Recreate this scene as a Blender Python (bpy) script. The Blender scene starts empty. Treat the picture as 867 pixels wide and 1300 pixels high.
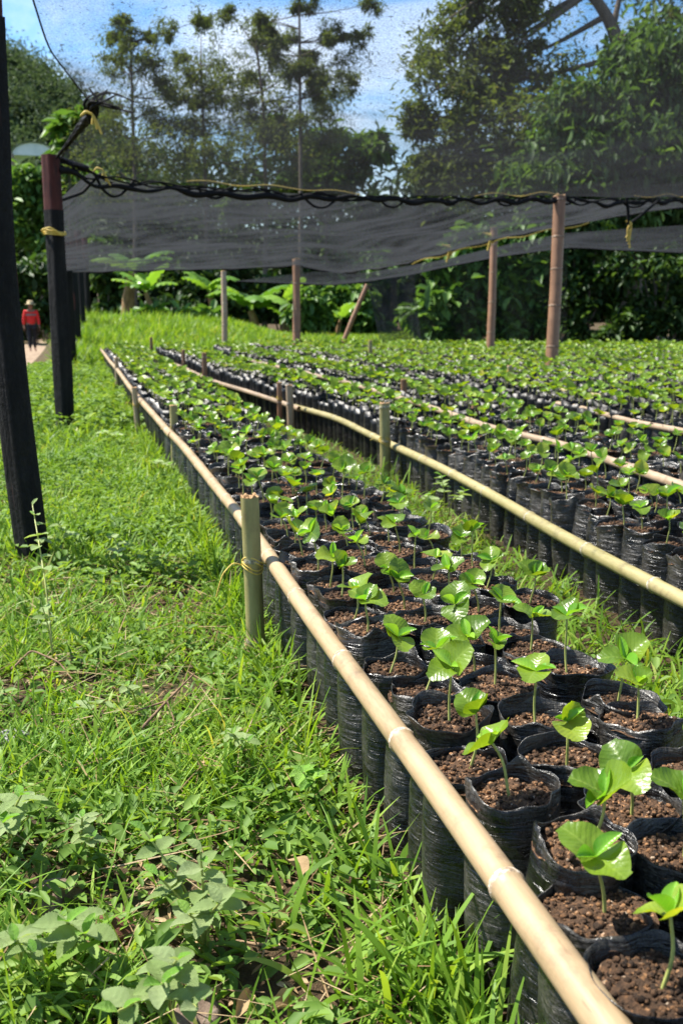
import bpy, math, random
import numpy as np
from mathutils import Vector, Matrix, Euler

rng = np.random.default_rng(7)
random.seed(7)
SC = bpy.context.scene
COL = SC.collection
PI = math.pi

# ------------------------------------------------------------------ camera model (measured from the photograph, 867 x 1300)
FPX, CX, CY = 1264.0, 433.5, 650.0
VPX, VPY = 124.0, 391.0
CAMZ = 1.0
PITCH = math.atan((CY - VPY) / FPX)
YAW = math.atan((CX - VPX) / FPX * math.cos(PITCH))
sp, cp, st, ct = math.sin(PITCH), math.cos(PITCH), math.sin(YAW), math.cos(YAW)
AF = np.array([st * cp, ct * cp, -sp]); AR = np.array([ct, -st, 0.0]); AU = np.array([st * sp, ct * sp, cp])
CAM = np.array([0.0, 0.0, CAMZ])

def px(x, y, d):                       # point of the place seen at (x, y), d metres along the view axis
    return CAM + d * (AF + (x - CX) / FPX * AR - (y - CY) / FPX * AU)

def pz(x, y, z):                       # point seen at (x, y) at height z
    v = AF + (x - CX) / FPX * AR - (y - CY) / FPX * AU
    return CAM + v * ((z - CAMZ) / v[2])

def depth(p):
    return float(np.dot(np.asarray(p) - CAM, AF))

def project(P):
    D = np.asarray(P) - CAM
    d = D @ AF
    return CX + FPX * (D @ AR) / d, CY - FPX * (D @ AU) / d, d

cam = bpy.data.cameras.new('camera')
cam.sensor_fit = 'VERTICAL'; cam.sensor_height = 36.0; cam.sensor_width = 24.0
cam.lens = 36.0 * FPX / 1300.0
cam.clip_start = 0.05; cam.clip_end = 3000
cam.dof.use_dof = True; cam.dof.focus_distance = 1.9; cam.dof.aperture_fstop = 7.1
co = bpy.data.objects.new('camera', cam); COL.objects.link(co)
co.matrix_world = Matrix(((AR[0], AU[0], -AF[0], CAM[0]), (AR[1], AU[1], -AF[1], CAM[1]), (AR[2], AU[2], -AF[2], CAM[2]), (0, 0, 0, 1)))
SC.camera = co

# ------------------------------------------------------------------ small helpers
def vnoise(x, y, s=1.0, seed=0):
    x = np.asarray(x, float) * s + seed * 17.31; y = np.asarray(y, float) * s - seed * 9.17
    xi, yi = np.floor(x), np.floor(y); xf, yf = x - xi, y - yi
    h = lambda a, b: np.mod(np.sin(a * 127.1 + b * 311.7 + seed * 3.7) * 43758.5453, 1.0)
    u, v = xf * xf * (3 - 2 * xf), yf * yf * (3 - 2 * yf)
    return (h(xi, yi) * (1 - u) + h(xi + 1, yi) * u) * (1 - v) + (h(xi, yi + 1) * (1 - u) + h(xi + 1, yi + 1) * u) * v

def sstep(a, b, x):
    t = np.clip((np.asarray(x, float) - a) / (b - a), 0, 1)
    return t * t * (3 - 2 * t)

class MB:
    def __init__(s): s.V = []; s.F = []; s.n = 0
    def add(s, V, F, mi=0):
        V = np.asarray(V, float).reshape(-1, 3); F = np.asarray(F, int)
        s.V.append(V)
        if F.size: s.F.append((F + s.n, mi))
        s.n += len(V)
        return s
    def mesh(s, name, mats, smooth=True):
        V = np.concatenate(s.V) if s.V else np.zeros((0, 3))
        me = bpy.data.meshes.new(name)
        loops = np.concatenate([f.ravel() for f, _ in s.F]); tot = np.concatenate([np.full(len(f), f.shape[1]) for f, _ in s.F])
        mi = np.concatenate([np.full(len(f), m) for f, m in s.F])
        me.vertices.add(len(V)); me.vertices.foreach_set('co', V.astype(np.float32).ravel())
        me.loops.add(len(loops)); me.loops.foreach_set('vertex_index', loops.astype(np.int32))
        me.polygons.add(len(tot))
        st_ = np.concatenate([[0], np.cumsum(tot)[:-1]])
        me.polygons.foreach_set('loop_start', st_.astype(np.int32))
        try: me.polygons.foreach_set('loop_total', tot.astype(np.int32))
        except Exception: pass
        me.polygons.foreach_set('material_index', mi.astype(np.int32))
        me.polygons.foreach_set('use_smooth', np.full(len(tot), smooth))
        for m in (mats if isinstance(mats, (list, tuple)) else [mats]): me.materials.append(m)
        me.update(calc_edges=True); me.validate()
        return me
    def build(s, name, mats, parent=None, smooth=True):
        return link(name, s.mesh(name, mats, smooth), parent)

def link(name, data, parent=None):
    o = bpy.data.objects.new(name, data); COL.objects.link(o)
    if parent is not None: o.parent = parent
    return o

def tag(o, label, cat=None, group=None, kind=None):
    o['label'] = label
    if cat: o['category'] = cat
    if group: o['group'] = group
    if kind: o['kind'] = kind
    return o

def thing(name, loc, label, cat, group=None, rot=(0, 0, 0)):
    o = bpy.data.objects.new(name, None); COL.objects.link(o)
    o.empty_display_size = 0.1
    o.location = loc; o.rotation_euler = rot
    return tag(o, label, cat, group)

def tube(P, R, segs=10, caps=True):
    P = np.asarray(P, float); n = len(P); R = np.broadcast_to(np.asarray(R, float), (n,))
    T = np.gradient(P, axis=0); T /= np.linalg.norm(T, axis=1)[:, None] + 1e-12
    a = np.array([0, 0, 1.0]) if abs(T[0, 2]) < .9 else np.array([1.0, 0, 0])
    u = np.cross(T[0], a); u /= np.linalg.norm(u)
    ang = np.linspace(0, 2 * PI, segs, endpoint=False); V = np.zeros((n, segs, 3))
    for i in range(n):
        u = u - T[i] * np.dot(u, T[i]); u /= np.linalg.norm(u); w = np.cross(T[i], u)
        V[i] = P[i] + R[i] * (np.cos(ang)[:, None] * u + np.sin(ang)[:, None] * w)
    i, j = np.meshgrid(np.arange(n - 1), np.arange(segs), indexing='ij')
    F = np.stack([i * segs + j, i * segs + (j + 1) % segs, (i + 1) * segs + (j + 1) % segs, (i + 1) * segs + j], -1).reshape(-1, 4)
    return V.reshape(-1, 3), F

def add_tube(mb, P, R, segs=10, mi=0, caps=True, capmi=None):
    V, F = tube(P, R, segs); P = np.asarray(P, float)
    base = mb.n; mb.add(V, F, mi)
    if caps:
        for k, p in ((0, P[0]), (len(P) - 1, P[-1])):
            ring = V[k * segs:(k + 1) * segs]
            Vc = np.vstack([ring, p[None]]); j = np.arange(segs)
            Fc = np.stack([j, (j + 1) % segs, np.full(segs, segs)], -1)
            if k == 0: Fc = Fc[:, ::-1]
            mb.add(Vc, Fc, mi if capmi is None else capmi)

def grid_faces(nu, nv):
    i, j = np.meshgrid(np.arange(nu - 1), np.arange(nv - 1), indexing='ij')
    return np.stack([i * nv + j, (i + 1) * nv + j, (i + 1) * nv + j + 1, i * nv + j + 1], -1).reshape(-1, 4)

def resample(P, n):
    P = np.asarray(P, float); s = np.concatenate([[0], np.cumsum(np.linalg.norm(np.diff(P, axis=0), axis=1))])
    t = np.linspace(0, s[-1], n)
    return np.stack([np.interp(t, s, P[:, k]) for k in range(3)], -1)

def smooth_path(P, n):
    P = resample(P, n)
    for _ in range(max(2, n // 10)):
        Q = P.copy(); Q[1:-1] = .25 * P[:-2] + .5 * P[1:-1] + .25 * P[2:]; P = Q
    return P

# ------------------------------------------------------------------ materials
class N:
    def __init__(s, name):
        s.m = bpy.data.materials.new(name); s.m.use_nodes = True; s.t = s.m.node_tree; s.t.nodes.clear()
        s.out = s.n('ShaderNodeOutputMaterial')
    def n(s, typ, **kw):
        nd = s.t.nodes.new(typ)
        for k, v in kw.items():
            if k.startswith('i_'):
                key = k[2:].replace('__', ' ')
                nd.inputs[int(key) if key.isdigit() else key].default_value = v
            else: setattr(nd, k, v)
        return nd
    def l(s, a, b): s.t.links.new(a, b)
    def coord(s, which='Object', scale=(1, 1, 1)):
        c = s.n('ShaderNodeTexCoord'); m = s.n('ShaderNodeMapping'); m.inputs['Scale'].default_value = scale
        s.l(c.outputs[which], m.inputs['Vector']); return m.outputs['Vector']
    def noise(s, vec, scale, detail=4, rough=.55, dist=0.):
        nd = s.n('ShaderNodeTexNoise'); nd.inputs['Scale'].default_value = scale; nd.inputs['Detail'].default_value = detail
        nd.inputs['Roughness'].default_value = rough; nd.inputs['Distortion'].default_value = dist
        if vec is not None: s.l(vec, nd.inputs['Vector'])
        return nd.outputs['Fac']
    def ramp(s, fac, stops):
        r = s.n('ShaderNodeValToRGB'); e = r.color_ramp.elements
        while len(e) < len(stops): e.new(.5)
        for el, (p, c) in zip(e, stops):
            el.position = p; el.color = (*c, 1) if len(c) == 3 else c
        s.l(fac, r.inputs['Fac']); return r.outputs['Color']
    def mix(s, fac, a, b, typ='MIX'):
        m = s.n('ShaderNodeMix', data_type='RGBA', blend_type=typ)
        for v, k in ((fac, 0), (a, 6), (b, 7)):
            if hasattr(v, 'links') or hasattr(v, 'is_output'): s.l(v, m.inputs[k])
            else: m.inputs[k].default_value = v if k == 0 else (*v, 1)
        return m.outputs[2]
    def math(s, op, a, b=None, clamp=False):
        m = s.n('ShaderNodeMath', operation=op); m.use_clamp = clamp
        for v, k in ((a, 0), (b, 1)):
            if v is None: continue
            if hasattr(v, 'is_output'): s.l(v, m.inputs[k])
            else: m.inputs[k].default_value = v
        return m.outputs[0]
    def rng(s, v, a, b, c, d):
        m = s.n('ShaderNodeMapRange'); s.l(v, m.inputs[0])
        for k, x in zip((1, 2, 3, 4), (a, b, c, d)): m.inputs[k].default_value = x
        return m.outputs[0]
    def pbr(s, color, rough=.6, spec=.5, bump=None, bstr=.3, bdist=.01, **kw):
        p = s.n('ShaderNodeBsdfPrincipled')
        if hasattr(color, 'is_output'): s.l(color, p.inputs['Base Color'])
        else: p.inputs['Base Color'].default_value = (*color, 1)
        if hasattr(rough, 'is_output'): s.l(rough, p.inputs['Roughness'])
        else: p.inputs['Roughness'].default_value = rough
        p.inputs['Specular IOR Level'].default_value = spec
        for k, v in kw.items(): p.inputs[k.replace('__', ' ')].default_value = v
        if bump is not None:
            b = s.n('ShaderNodeBump'); b.inputs['Strength'].default_value = bstr; b.inputs['Distance'].default_value = bdist
            s.l(bump, b.inputs['Height']); s.l(b.outputs[0], p.inputs['Normal'])
        s.p = p
        return p.outputs[0]
    def done(s, sh, disp=None):
        s.l(sh, s.out.inputs['Surface']); return s.m

def leaf_mat(name, stops, rough=.4, trans=.35, tcol=(1.25, 1.2, .5), spec=.5, veins=0., per='island', vscale=400, rib=0.):
    k = N(name)
    g = k.n('ShaderNodeNewGeometry')
    rnd = g.outputs['Random Per Island']
    if per == 'object':
        oi = k.n('ShaderNodeObjectInfo'); rnd = oi.outputs['Random']
    vec = k.coord('Object')
    nz = k.noise(vec, 30 if per == 'object' else 1.3, 2)
    f = k.math('ADD', k.math('MULTIPLY', rnd, .75), k.math('MULTIPLY', k.math('SUBTRACT', nz, .5), .6), False)
    f = k.math('ADD', f, .12, True)
    c = k.ramp(f, stops)
    bump = k.noise(vec, vscale, 2) if veins else None
    if rib:
        sx = k.n('ShaderNodeSeparateXYZ'); k.l(vec, sx.inputs[0])
        ax = k.math('ABSOLUTE', sx.outputs[0])
        mid = k.rng(ax, 0, .045 * rib, 1, 0)
        sv = k.math('SINE', k.math('MULTIPLY', k.math('SUBTRACT', sx.outputs[1], k.math('MULTIPLY', ax, .75)), 24. / rib))
        svl = k.rng(sv, .9, 1., 0, .4)
        vein = k.math('MAXIMUM', mid, svl)
        c = k.mix(k.math('MULTIPLY', vein, .3), c, (.34, .46, .1))
        blot = k.rng(k.noise(vec, 3.2 / rib, 3, .6), .56, .74, 0, .45)
        c = k.mix(blot, c, (.26, .36, .03))
        bump = k.math('ADD', k.math('MULTIPLY', bump, .5), k.math('MULTIPLY', k.math('ABSOLUTE', sv), .22))
    a = k.pbr(c, rough, spec, bump, veins, .002)
    t = k.n('ShaderNodeBsdfTranslucent'); k.l(k.mix(1.0, c, tcol, 'MULTIPLY'), t.inputs['Color'])
    m = k.n('ShaderNodeMixShader'); m.inputs[0].default_value = trans
    k.l(a, m.inputs[1]); k.l(t.outputs[0], m.inputs[2])
    return k.done(m.outputs[0])

M = {}
def mk_materials():
    # ground: damp brown soil and litter
    k = N('ground_soil'); v = k.coord('Object')
    n1, n2 = k.noise(v, 3, 6), k.noise(v, 60, 5, .7)
    c = k.ramp(k.math('ADD', k.math('MULTIPLY', n1, .5), k.math('MULTIPLY', n2, .5)), [(.3, (.035, .024, .013)), (.5, (.085, .055, .03)), (.62, (.07, .085, .025)), (.75, (.16, .12, .07))])
    M['ground'] = k.done(k.pbr(c, .95, .2, n2, .8, .03))
    k = N('path_dirt'); v = k.coord('Object'); n1 = k.noise(v, 5, 6, .65)
    M['path'] = k.done(k.pbr(k.ramp(n1, [(.3, (.16, .11, .07)), (.55, (.3, .22, .15)), (.75, (.4, .31, .22))]), .95, .2, n1, .5, .03))
    k = N('hill_ground'); v = k.coord('Object'); n1 = k.noise(v, .15, 6)
    M['hill'] = k.done(k.pbr(k.ramp(n1, [(.35, (.03, .055, .02)), (.6, (.07, .11, .03)), (.75, (.2, .13, .08))]), .95, .1))
    # black polythene
    k = N('black_polythene'); v = k.coord('Object')
    vs = k.coord('Object', (9, 9, 55)); vs2 = k.coord('Object', (18, 18, 9))
    oi = k.n('ShaderNodeObjectInfo')
    va = k.n('ShaderNodeVectorMath', operation='ADD'); k.l(vs, va.inputs[0]); 
    sc_ = k.n('ShaderNodeVectorMath', operation='SCALE'); sc_.inputs['Scale'].default_value = 30.; 
    cx = k.n('ShaderNodeCombineXYZ'); k.l(oi.outputs['Random'], cx.inputs[0]); k.l(oi.outputs['Random'], cx.inputs[1]); k.l(cx.outputs[0], sc_.inputs[0]); k.l(sc_.outputs[0], va.inputs[1])
    va2 = k.n('ShaderNodeVectorMath', operation='ADD'); k.l(v, va2.inputs[0]); k.l(sc_.outputs[0], va2.inputs[1])
    w1 = k.noise(va.outputs[0], 1.6, 5, .62, .6); w2 = k.noise(vs2, 2.2, 3, .5, .3)
    sp_ = k.noise(v, 170, 4, .75)
    dust = k.math('MULTIPLY', k.rng(k.noise(va2.outputs[0], 13, 4, .6), .38, .62, 0, .85), k.rng(sp_, .4, .62, .2, 1.), True)
    c = k.mix(dust, (.006, .006, .0065), (.085, .076, .062))
    rough = k.math('ADD', k.math('MULTIPLY', dust, .4), .22)
    h = k.math('ADD', k.math('MULTIPLY', w1, .75), k.math('MULTIPLY', w2, .6))
    M['poly'] = k.done(k.pbr(c, rough, .55, h, .85, .011))
    # soil in bags
    k = N('potting_soil'); v = k.coord('Object'); g = k.n('ShaderNodeNewGeometry')
    n2 = k.noise(v, 260, 4, .7)
    vo = k.n('ShaderNodeTexVoronoi'); k.l(v, vo.inputs['Vector']); vo.inputs['Scale'].default_value = 230.
    sc2 = k.n('ShaderNodeSeparateColor'); k.l(vo.outputs['Color'], sc2.inputs[0])
    rr = k.math('MAXIMUM', k.math('MULTIPLY', g.outputs['Random Per Island'], .95), k.math('POWER', sc2.outputs[0], 2.2))
    rr = k.math('MULTIPLY', rr, k.math('ADD', k.math('MULTIPLY', sc2.outputs[1], .5), .55))
    f = k.math('ADD', rr, k.math('MULTIPLY', k.math('SUBTRACT', n2, .5), .5), True)
    c = k.ramp(f, [(.0, (.018, .011, .007)), (.3, (.042, .025, .015)), (.55, (.085, .047, .026)), (.72, (.16, .082, .038)), (.86, (.3, .155, .07)), (1., (.38, .3, .22))])
    oi = k.n('ShaderNodeObjectInfo'); dm = k.n('ShaderNodeHueSaturation'); k.l(c, dm.inputs['Color']); k.l(k.rng(oi.outputs['Random'], 0, 1, 1.0, 1.9), dm.inputs['Value']); c = dm.outputs[0]
    M['soil'] = k.done(k.pbr(c, .9, .25, n2, 1., .006))
    # seedling
    M['coty'] = leaf_mat('seedling_leaf', [(0, (.075, .155, .012)), (.35, (.125, .22, .018)), (.7, (.19, .3, .025)), (.9, (.3, .38, .045)), (1, (.44, .4, .07))], .3, .42, (1.7, 1.45, .35), .5, .6, 'object', 160, .05)
    M['young'] = leaf_mat('young_leaf', [(0, (.12, .32, .025)), (.6, (.22, .46, .04)), (1, (.34, .54, .06))], .28, .42, (1.35, 1.25, .5), .55, .4, 'object', 160, .035)
    k = N('seedling_stem'); v = k.coord('Object'); M['stem'] = k.done(k.pbr(k.ramp(k.noise(v, 40, 3), [(.3, (.24, .27, .07)), (.7, (.42, .44, .13))]), .45, .4))
    # bamboo
    def bamboo(name, stops, ringc, lying=True):
        k = N(name); v = k.coord('Object', (1, .12, 1)) if lying else k.coord('Object', (1, 1, .15)); v0 = k.coord('Object'); n1 = k.noise(v0, 3.2, 5, .6); n2 = k.noise(v, 75, 5, .7)
        f = k.math('ADD', k.math('MULTIPLY', n1, .55), k.math('MULTIPLY', n2, .45))
        sp2 = k.rng(k.noise(v, 120, 3, .6), .66, .74, 0, .55)
        c = k.mix(sp2, k.ramp(f, stops), (.2, .12, .06))
        st_ = k.math('MULTIPLY', k.rng(k.noise(v0, 9, 5, .7), .52, .7, 0, .62), k.rng(k.noise(v0, 60, 3, .7), .35, .6, .2, 1.))
        c = k.mix(st_, c, (.13, .085, .05))
        a = k.done(k.pbr(c, k.rng(n2, .3, .7, .35, .6), .45, n2, .15, .004))
        k = N(name + '_node'); v = k.coord('Object'); n2 = k.noise(v, 90, 4, .7)
        b = k.done(k.pbr(k.ramp(n2, [(.35, tuple(x * .45 for x in ringc)), (.5, ringc), (.7, (.7, .66, .56))]), .75, .2, n2, .6, .004))
        return a, b
    M['bam1'] = bamboo('bamboo_pale', [(.3, (.2, .13, .065)), (.43, (.31, .22, .12)), (.55, (.38, .265, .15)), (.75, (.41, .325, .19))], (.4, .3, .2))
    M['bam2'] = bamboo('bamboo_greenish', [(.3, (.24, .21, .075)), (.5, (.34, .29, .125)), (.75, (.42, .345, .175))], (.42, .36, .24))
    M['bam3'] = bamboo('bamboo_weathered', [(.3, (.25, .17, .1)), (.5, (.38, .275, .175)), (.75, (.45, .35, .25))], (.35, .27, .2))
    M['bam4'] = bamboo('bamboo_green', [(.3, (.19, .165, .065)), (.5, (.29, .255, .105)), (.75, (.37, .32, .16))], (.3, .27, .17), False)
    M['bam5'] = bamboo('bamboo_brown', [(.3, (.17, .085, .045)), (.5, (.27, .14, .075)), (.75, (.36, .21, .12))], (.2, .13, .08), False)
    k = N('cut_bamboo'); v = k.coord('Object'); n2 = k.noise(v, 140, 4)
    M['cut'] = k.done(k.pbr(k.ramp(n2, [(.3, (.2, .11, .05)), (.55, (.48, .3, .15)), (.75, (.6, .45, .27))]), .85, .2, n2, .8, .01))
    k = N('yellow_cord'); v = k.coord('Object'); n2 = k.noise(v, 200, 3)
    M['cord'] = k.done(k.pbr(k.ramp(n2, [(.3, (.5, .33, .05)), (.7, (.72, .55, .14))]), .6, .3))
    # posts
    k = N('black_sheeting'); v = k.coord('Object', (1, 1, .35)); n1 = k.noise(v, 9, 4, .6, .5); n2 = k.noise(v, 70, 4, .7)
    M['wrap'] = k.done(k.pbr(k.mix(k.rng(n2, .5, .7, 0, .5), (.005, .005, .0055), (.022, .02, .018)), k.rng(n1, .3, .7, .55, .85), .22, k.math('ADD', n1, k.math('MULTIPLY', n2, .5)), .9, .03))
    k = N('red_painted_wood'); v = k.coord('Object', (1, 1, .2)); n1 = k.noise(v, 22, 5, .65)
    M['red'] = k.done(k.pbr(k.ramp(n1, [(.3, (.02, .01, .009)), (.5, (.07, .016, .013)), (.75, (.12, .04, .03))]), .75, .3, n1, .4, .01))
    # net
    def net(name, cov, speck, fine=95, wave=0., col=(.02, .021, .023), nvar=.6):
        # woven shade net: optical cover 1-(1-c)^(1/cos) for every ray, c varies with the weave
        k = N(name); v = k.coord('Object')
        n1 = k.noise(v, fine, 2, .6); n0 = k.noise(v, .9, 3, .5)
        c = k.math('MULTIPLY', k.rng(n1, .28, .72, .1, 1.9), cov)
        c = k.math('MULTIPLY', c, k.rng(n0, .3, .7, 1 - nvar, 1 + nvar))
        if wave:
            wv = k.n('ShaderNodeTexWave', wave_type='BANDS', bands_direction='DIAGONAL'); k.l(v, wv.inputs['Vector'])
            wv.inputs['Scale'].default_value = 1.1; wv.inputs['Distortion'].default_value = 22.; wv.inputs['Detail'].default_value = 2.; wv.inputs['Detail Scale'].default_value = .35
            c = k.math('MULTIPLY', c, k.rng(wv.outputs['Fac'], 0, 1, 1 - wave, 1 + wave))
        c = k.math('MINIMUM', k.math('MAXIMUM', c, .004), .9)
        g = k.n('ShaderNodeNewGeometry'); dt = k.n('ShaderNodeVectorMath', operation='DOT_PRODUCT')
        k.l(g.outputs['Incoming'], dt.inputs[0]); k.l(g.outputs['Normal'], dt.inputs[1])
        cs = k.math('MAXIMUM', k.math('ABSOLUTE', dt.outputs['Value']), .04)
        a = k.math('SUBTRACT', 1., k.math('POWER', k.math('SUBTRACT', 1., c), k.math('DIVIDE', 1., cs)))
        s_ = k.rng(k.noise(v, fine * .42, 3, .7), speck, speck + .06, 0, .85)
        a = k.math('MAXIMUM', a, s_)
        d = k.n('ShaderNodeBsdfDiffuse'); d.inputs['Color'].default_value = (*col, 1)
        t2 = k.n('ShaderNodeBsdfTranslucent'); t2.inputs['Color'].default_value = (*col, 1)
        ad = k.n('ShaderNodeAddShader'); k.l(d.outputs[0], ad.inputs[0]); k.l(t2.outputs[0], ad.inputs[1])
        tr = k.n('ShaderNodeBsdfTransparent'); m = k.n('ShaderNodeMixShader')
        k.l(a, m.inputs[0]); k.l(tr.outputs[0], m.inputs[1]); k.l(ad.outputs[0], m.inputs[2])
        return k.done(m.outputs[0])
    M['netA'] = net('net_sheer', .1, .6, 95, 0., (.015, .0155, .017))
    M['netB'] = net('net_dense', .17, .7, 70, .35, (.024, .0255, .028), .75)
    M['netC'] = net('net_far', .17, .7, 60, .2, (.02, .0215, .024), .6)
    M['netE'] = net('net_curtain', .12, .66, 60, .3, (.02, .021, .023), .5)
    M['netF'] = net('net_folded', .62, .66, 60, .3, (.024, .0255, .028), .3)
    k = N('net_hem'); v = k.coord('Object'); M['hem'] = k.done(k.pbr((.008, .008, .009), .8, .2))
    # vegetation
    M['grass'] = leaf_mat('grass_blades', [(0, (.07, .165, .018)), (.3, (.13, .255, .026)), (.6, (.19, .34, .036)), (.84, (.29, .42, .06)), (.95, (.4, .35, .13)), (1, (.46, .36, .2))], .45, .45, (1.3, 1.15, .4), .2)
    M['cover'] = leaf_mat('ground_cover', [(0, (.09, .18, .03)), (.5, (.15, .26, .045)), (.85, (.22, .34, .07)), (1, (.32, .4, .12))], .55, .4, (1.2, 1.15, .5), .2)
    M['weed'] = leaf_mat('weed_leaf', [(0, (.24, .34, .11)), (.5, (.32, .42, .165)), (1, (.4, .48, .24))], .5, .34, (1.2, 1.25, .5), .2, .8, 'object', 220)
    M['weedb'] = leaf_mat('weed_leaf_bright', [(0, (.12, .28, .03)), (.5, (.2, .4, .05)), (1, (.3, .48, .08))], .4, .4, (1.2, 1.2, .4), .4, .6, 'object', 220)
    M['litter'] = leaf_mat('dry_leaf', [(0, (.13, .075, .035)), (.5, (.32, .22, .11)), (1, (.5, .4, .25))], .8, .15, (1, .9, .7), .2, .6, 'island', 200)
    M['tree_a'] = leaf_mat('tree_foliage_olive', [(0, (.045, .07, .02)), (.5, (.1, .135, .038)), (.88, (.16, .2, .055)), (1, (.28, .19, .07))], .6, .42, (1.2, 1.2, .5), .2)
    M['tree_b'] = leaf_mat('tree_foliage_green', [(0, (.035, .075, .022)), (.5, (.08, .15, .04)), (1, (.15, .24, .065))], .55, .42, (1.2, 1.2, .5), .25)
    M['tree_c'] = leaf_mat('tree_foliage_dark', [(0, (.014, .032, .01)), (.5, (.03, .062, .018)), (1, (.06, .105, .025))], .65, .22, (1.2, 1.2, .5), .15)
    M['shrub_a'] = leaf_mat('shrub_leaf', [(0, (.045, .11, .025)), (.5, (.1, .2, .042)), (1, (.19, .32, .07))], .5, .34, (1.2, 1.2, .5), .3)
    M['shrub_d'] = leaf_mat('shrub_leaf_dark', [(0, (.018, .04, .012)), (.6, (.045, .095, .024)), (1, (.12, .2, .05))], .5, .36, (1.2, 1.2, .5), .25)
    M['hill_leaf_hazed'] = leaf_mat('hill_foliage_hazed', [(0, (.03, .05, .028)), (.5, (.06, .095, .05)), (1, (.11, .15, .075))], .7, .3, (1.2, 1.2, .7), .15)  # lighter, bluer greens put distance haze into the leaf colour
    M['banana'] = leaf_mat('banana_leaf', [(0, (.09, .2, .03)), (.5, (.16, .32, .045)), (1, (.27, .42, .07))], .35, .4, (1.2, 1.2, .45), .45, .0, 'object')
    k = N('bark'); v = k.coord('Object', (1, 1, .3)); n1 = k.noise(v, 14, 5, .7); M['bark'] = k.done(k.pbr(k.ramp(n1, [(.3, (.06, .048, .036)), (.7, (.19, .15, .115))]), .9, .2, n1, .7, .03))
    k = N('banana_stem'); v = k.coord('Object', (1, 1, .4)); n1 = k.noise(v, 12, 4); M['bstem'] = k.done(k.pbr(k.ramp(n1, [(.3, (.12, .07, .03)), (.6, (.28, .17, .08)), (.8, (.22, .24, .08))]), .8, .3))
    k = N('twig_wood'); v = k.coord('Object'); n1 = k.noise(v, 60, 4); M['twig'] = k.done(k.pbr(k.ramp(n1, [(.3, (.1, .06, .035)), (.7, (.3, .2, .12))]), .9, .2, n1, .5, .004))
    k = N('stone'); v = k.coord('Object'); n1 = k.noise(v, 30, 6, .7); M['stone'] = k.done(k.pbr(k.ramp(n1, [(.3, (.075, .05, .035)), (.55, (.19, .135, .1)), (.75, (.3, .24, .19))]), .92, .2, n1, .8, .01))
    k = N('red_clod'); v = k.coord('Object'); n1 = k.noise(v, 45, 6, .75); M['clod'] = k.done(k.pbr(k.ramp(n1, [(.3, (.07, .03, .018)), (.55, (.17, .075, .045)), (.75, (.28, .15, .1))]), .95, .2, n1, 1., .012))
    k = N('pale_stone'); v = k.coord('Object'); n1 = k.noise(v, 30, 6, .7); M['pstone'] = k.done(k.pbr(k.ramp(n1, [(.3, (.14, .135, .125)), (.7, (.27, .27, .25))]), .9, .2, n1, .6, .01))
    # people, sheds
    k = N('red_jacket'); v = k.coord('Object'); n1 = k.noise(v, 14, 4); M['jacket'] = k.done(k.pbr(k.ramp(n1, [(.3, (.6, .02, .02)), (.7, (.8, .045, .04))]), .7, .3, n1, .5, .03))
    k = N('grey_band'); M['band'] = k.done(k.pbr((.2, .16, .17), .6))
    k = N('dark_trousers'); v = k.coord('Object'); n1 = k.noise(v, 12, 4); M['trousers'] = k.done(k.pbr(k.ramp(n1, [(.3, (.014, .015, .02)), (.7, (.03, .032, .04))]), .85, .2, n1, .5, .03))
    k = N('skin'); v = k.coord('Object'); M['skin'] = k.done(k.pbr(k.ramp(k.noise(v, 8, 2), [(.3, (.22, .11, .07)), (.7, (.28, .15, .1))]), .55, .4))
    k = N('hair'); M['hair'] = k.done(k.pbr((.012, .01, .009), .6))
    k = N('straw'); v = k.coord('Object', (1, 1, 6)); n1 = k.noise(v, 30, 4); M['straw'] = k.done(k.pbr(k.ramp(n1, [(.3, (.45, .34, .18)), (.7, (.66, .54, .33))]), .85, .2, n1, .5, .01))
    k = N('pale_sheeting'); v = k.coord('Object'); n1 = k.noise(v, 1.5, 4); M['tarp'] = k.done(k.pbr(k.ramp(n1, [(.3, (.55, .62, .56)), (.7, (.74, .78, .72))]), .5, .4))
    k = N('shed_timber'); v = k.coord('Object', (1, 1, .2)); n1 = k.noise(v, 8, 4); M['timber'] = k.done(k.pbr(k.ramp(n1, [(.3, (.12, .09, .06)), (.7, (.24, .19, .14))]), .9))
mk_materials()

# ------------------------------------------------------------------ terrain
def gz(x, y):
    x = np.asarray(x, float); y = np.asarray(y, float)
    right = sstep(-1.7, -.7, x)
    z = .02 * (vnoise(x, y, .9, 1) - .5) + .012 * (vnoise(x, y, 4, 2) - .5)
    z = z + right * .58 * sstep(17.2, 25, y) * (1 - .55 * sstep(2.5, 5, x)) - (1 - right) * .52 * sstep(12, 32, y)
    z = z + (vnoise(x, y, .25, 3) - .5) * .25 * sstep(18, 26, y)
    far = sstep(45, 120, np.hypot(x, y))
    return z - far * .3

def axis(a, b, steps):
    out = []
    for lo, hi, n in steps: out.append(np.linspace(lo, hi, n, endpoint=False))
    return np.concatenate(out + [[b]])
gx = axis(-900, 900, [(-900, -60, 14), (-60, -8, 26), (-8, 12, 160), (12, 60, 24), (60, 900, 14)])
gy = axis(-400, 900, [(-400, -20, 8), (-20, -2, 14), (-2, 30, 220), (30, 70, 40), (70, 900, 14)])
X, Y = np.meshgrid(gx, gy, indexing='ij')
gb = MB().add(np.stack([X, Y, gz(X, Y)], -1), grid_faces(len(gx), len(gy)))
g = gb.build('ground', M['ground']); tag(g, 'brown earth ground under the grass and the seedling beds', 'ground', kind='structure')
py_ = np.linspace(2, 60, 140); pw = np.linspace(-1, 1, 9)
PX, PY = np.meshgrid(pw, py_, indexing='ij')
PXX = -1.95 - .012 * np.maximum(PY - 12, 0) + PX * (.62 + .12 * (vnoise(PX * 0 + PX, PY, 1.2, 5) - .5))
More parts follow.
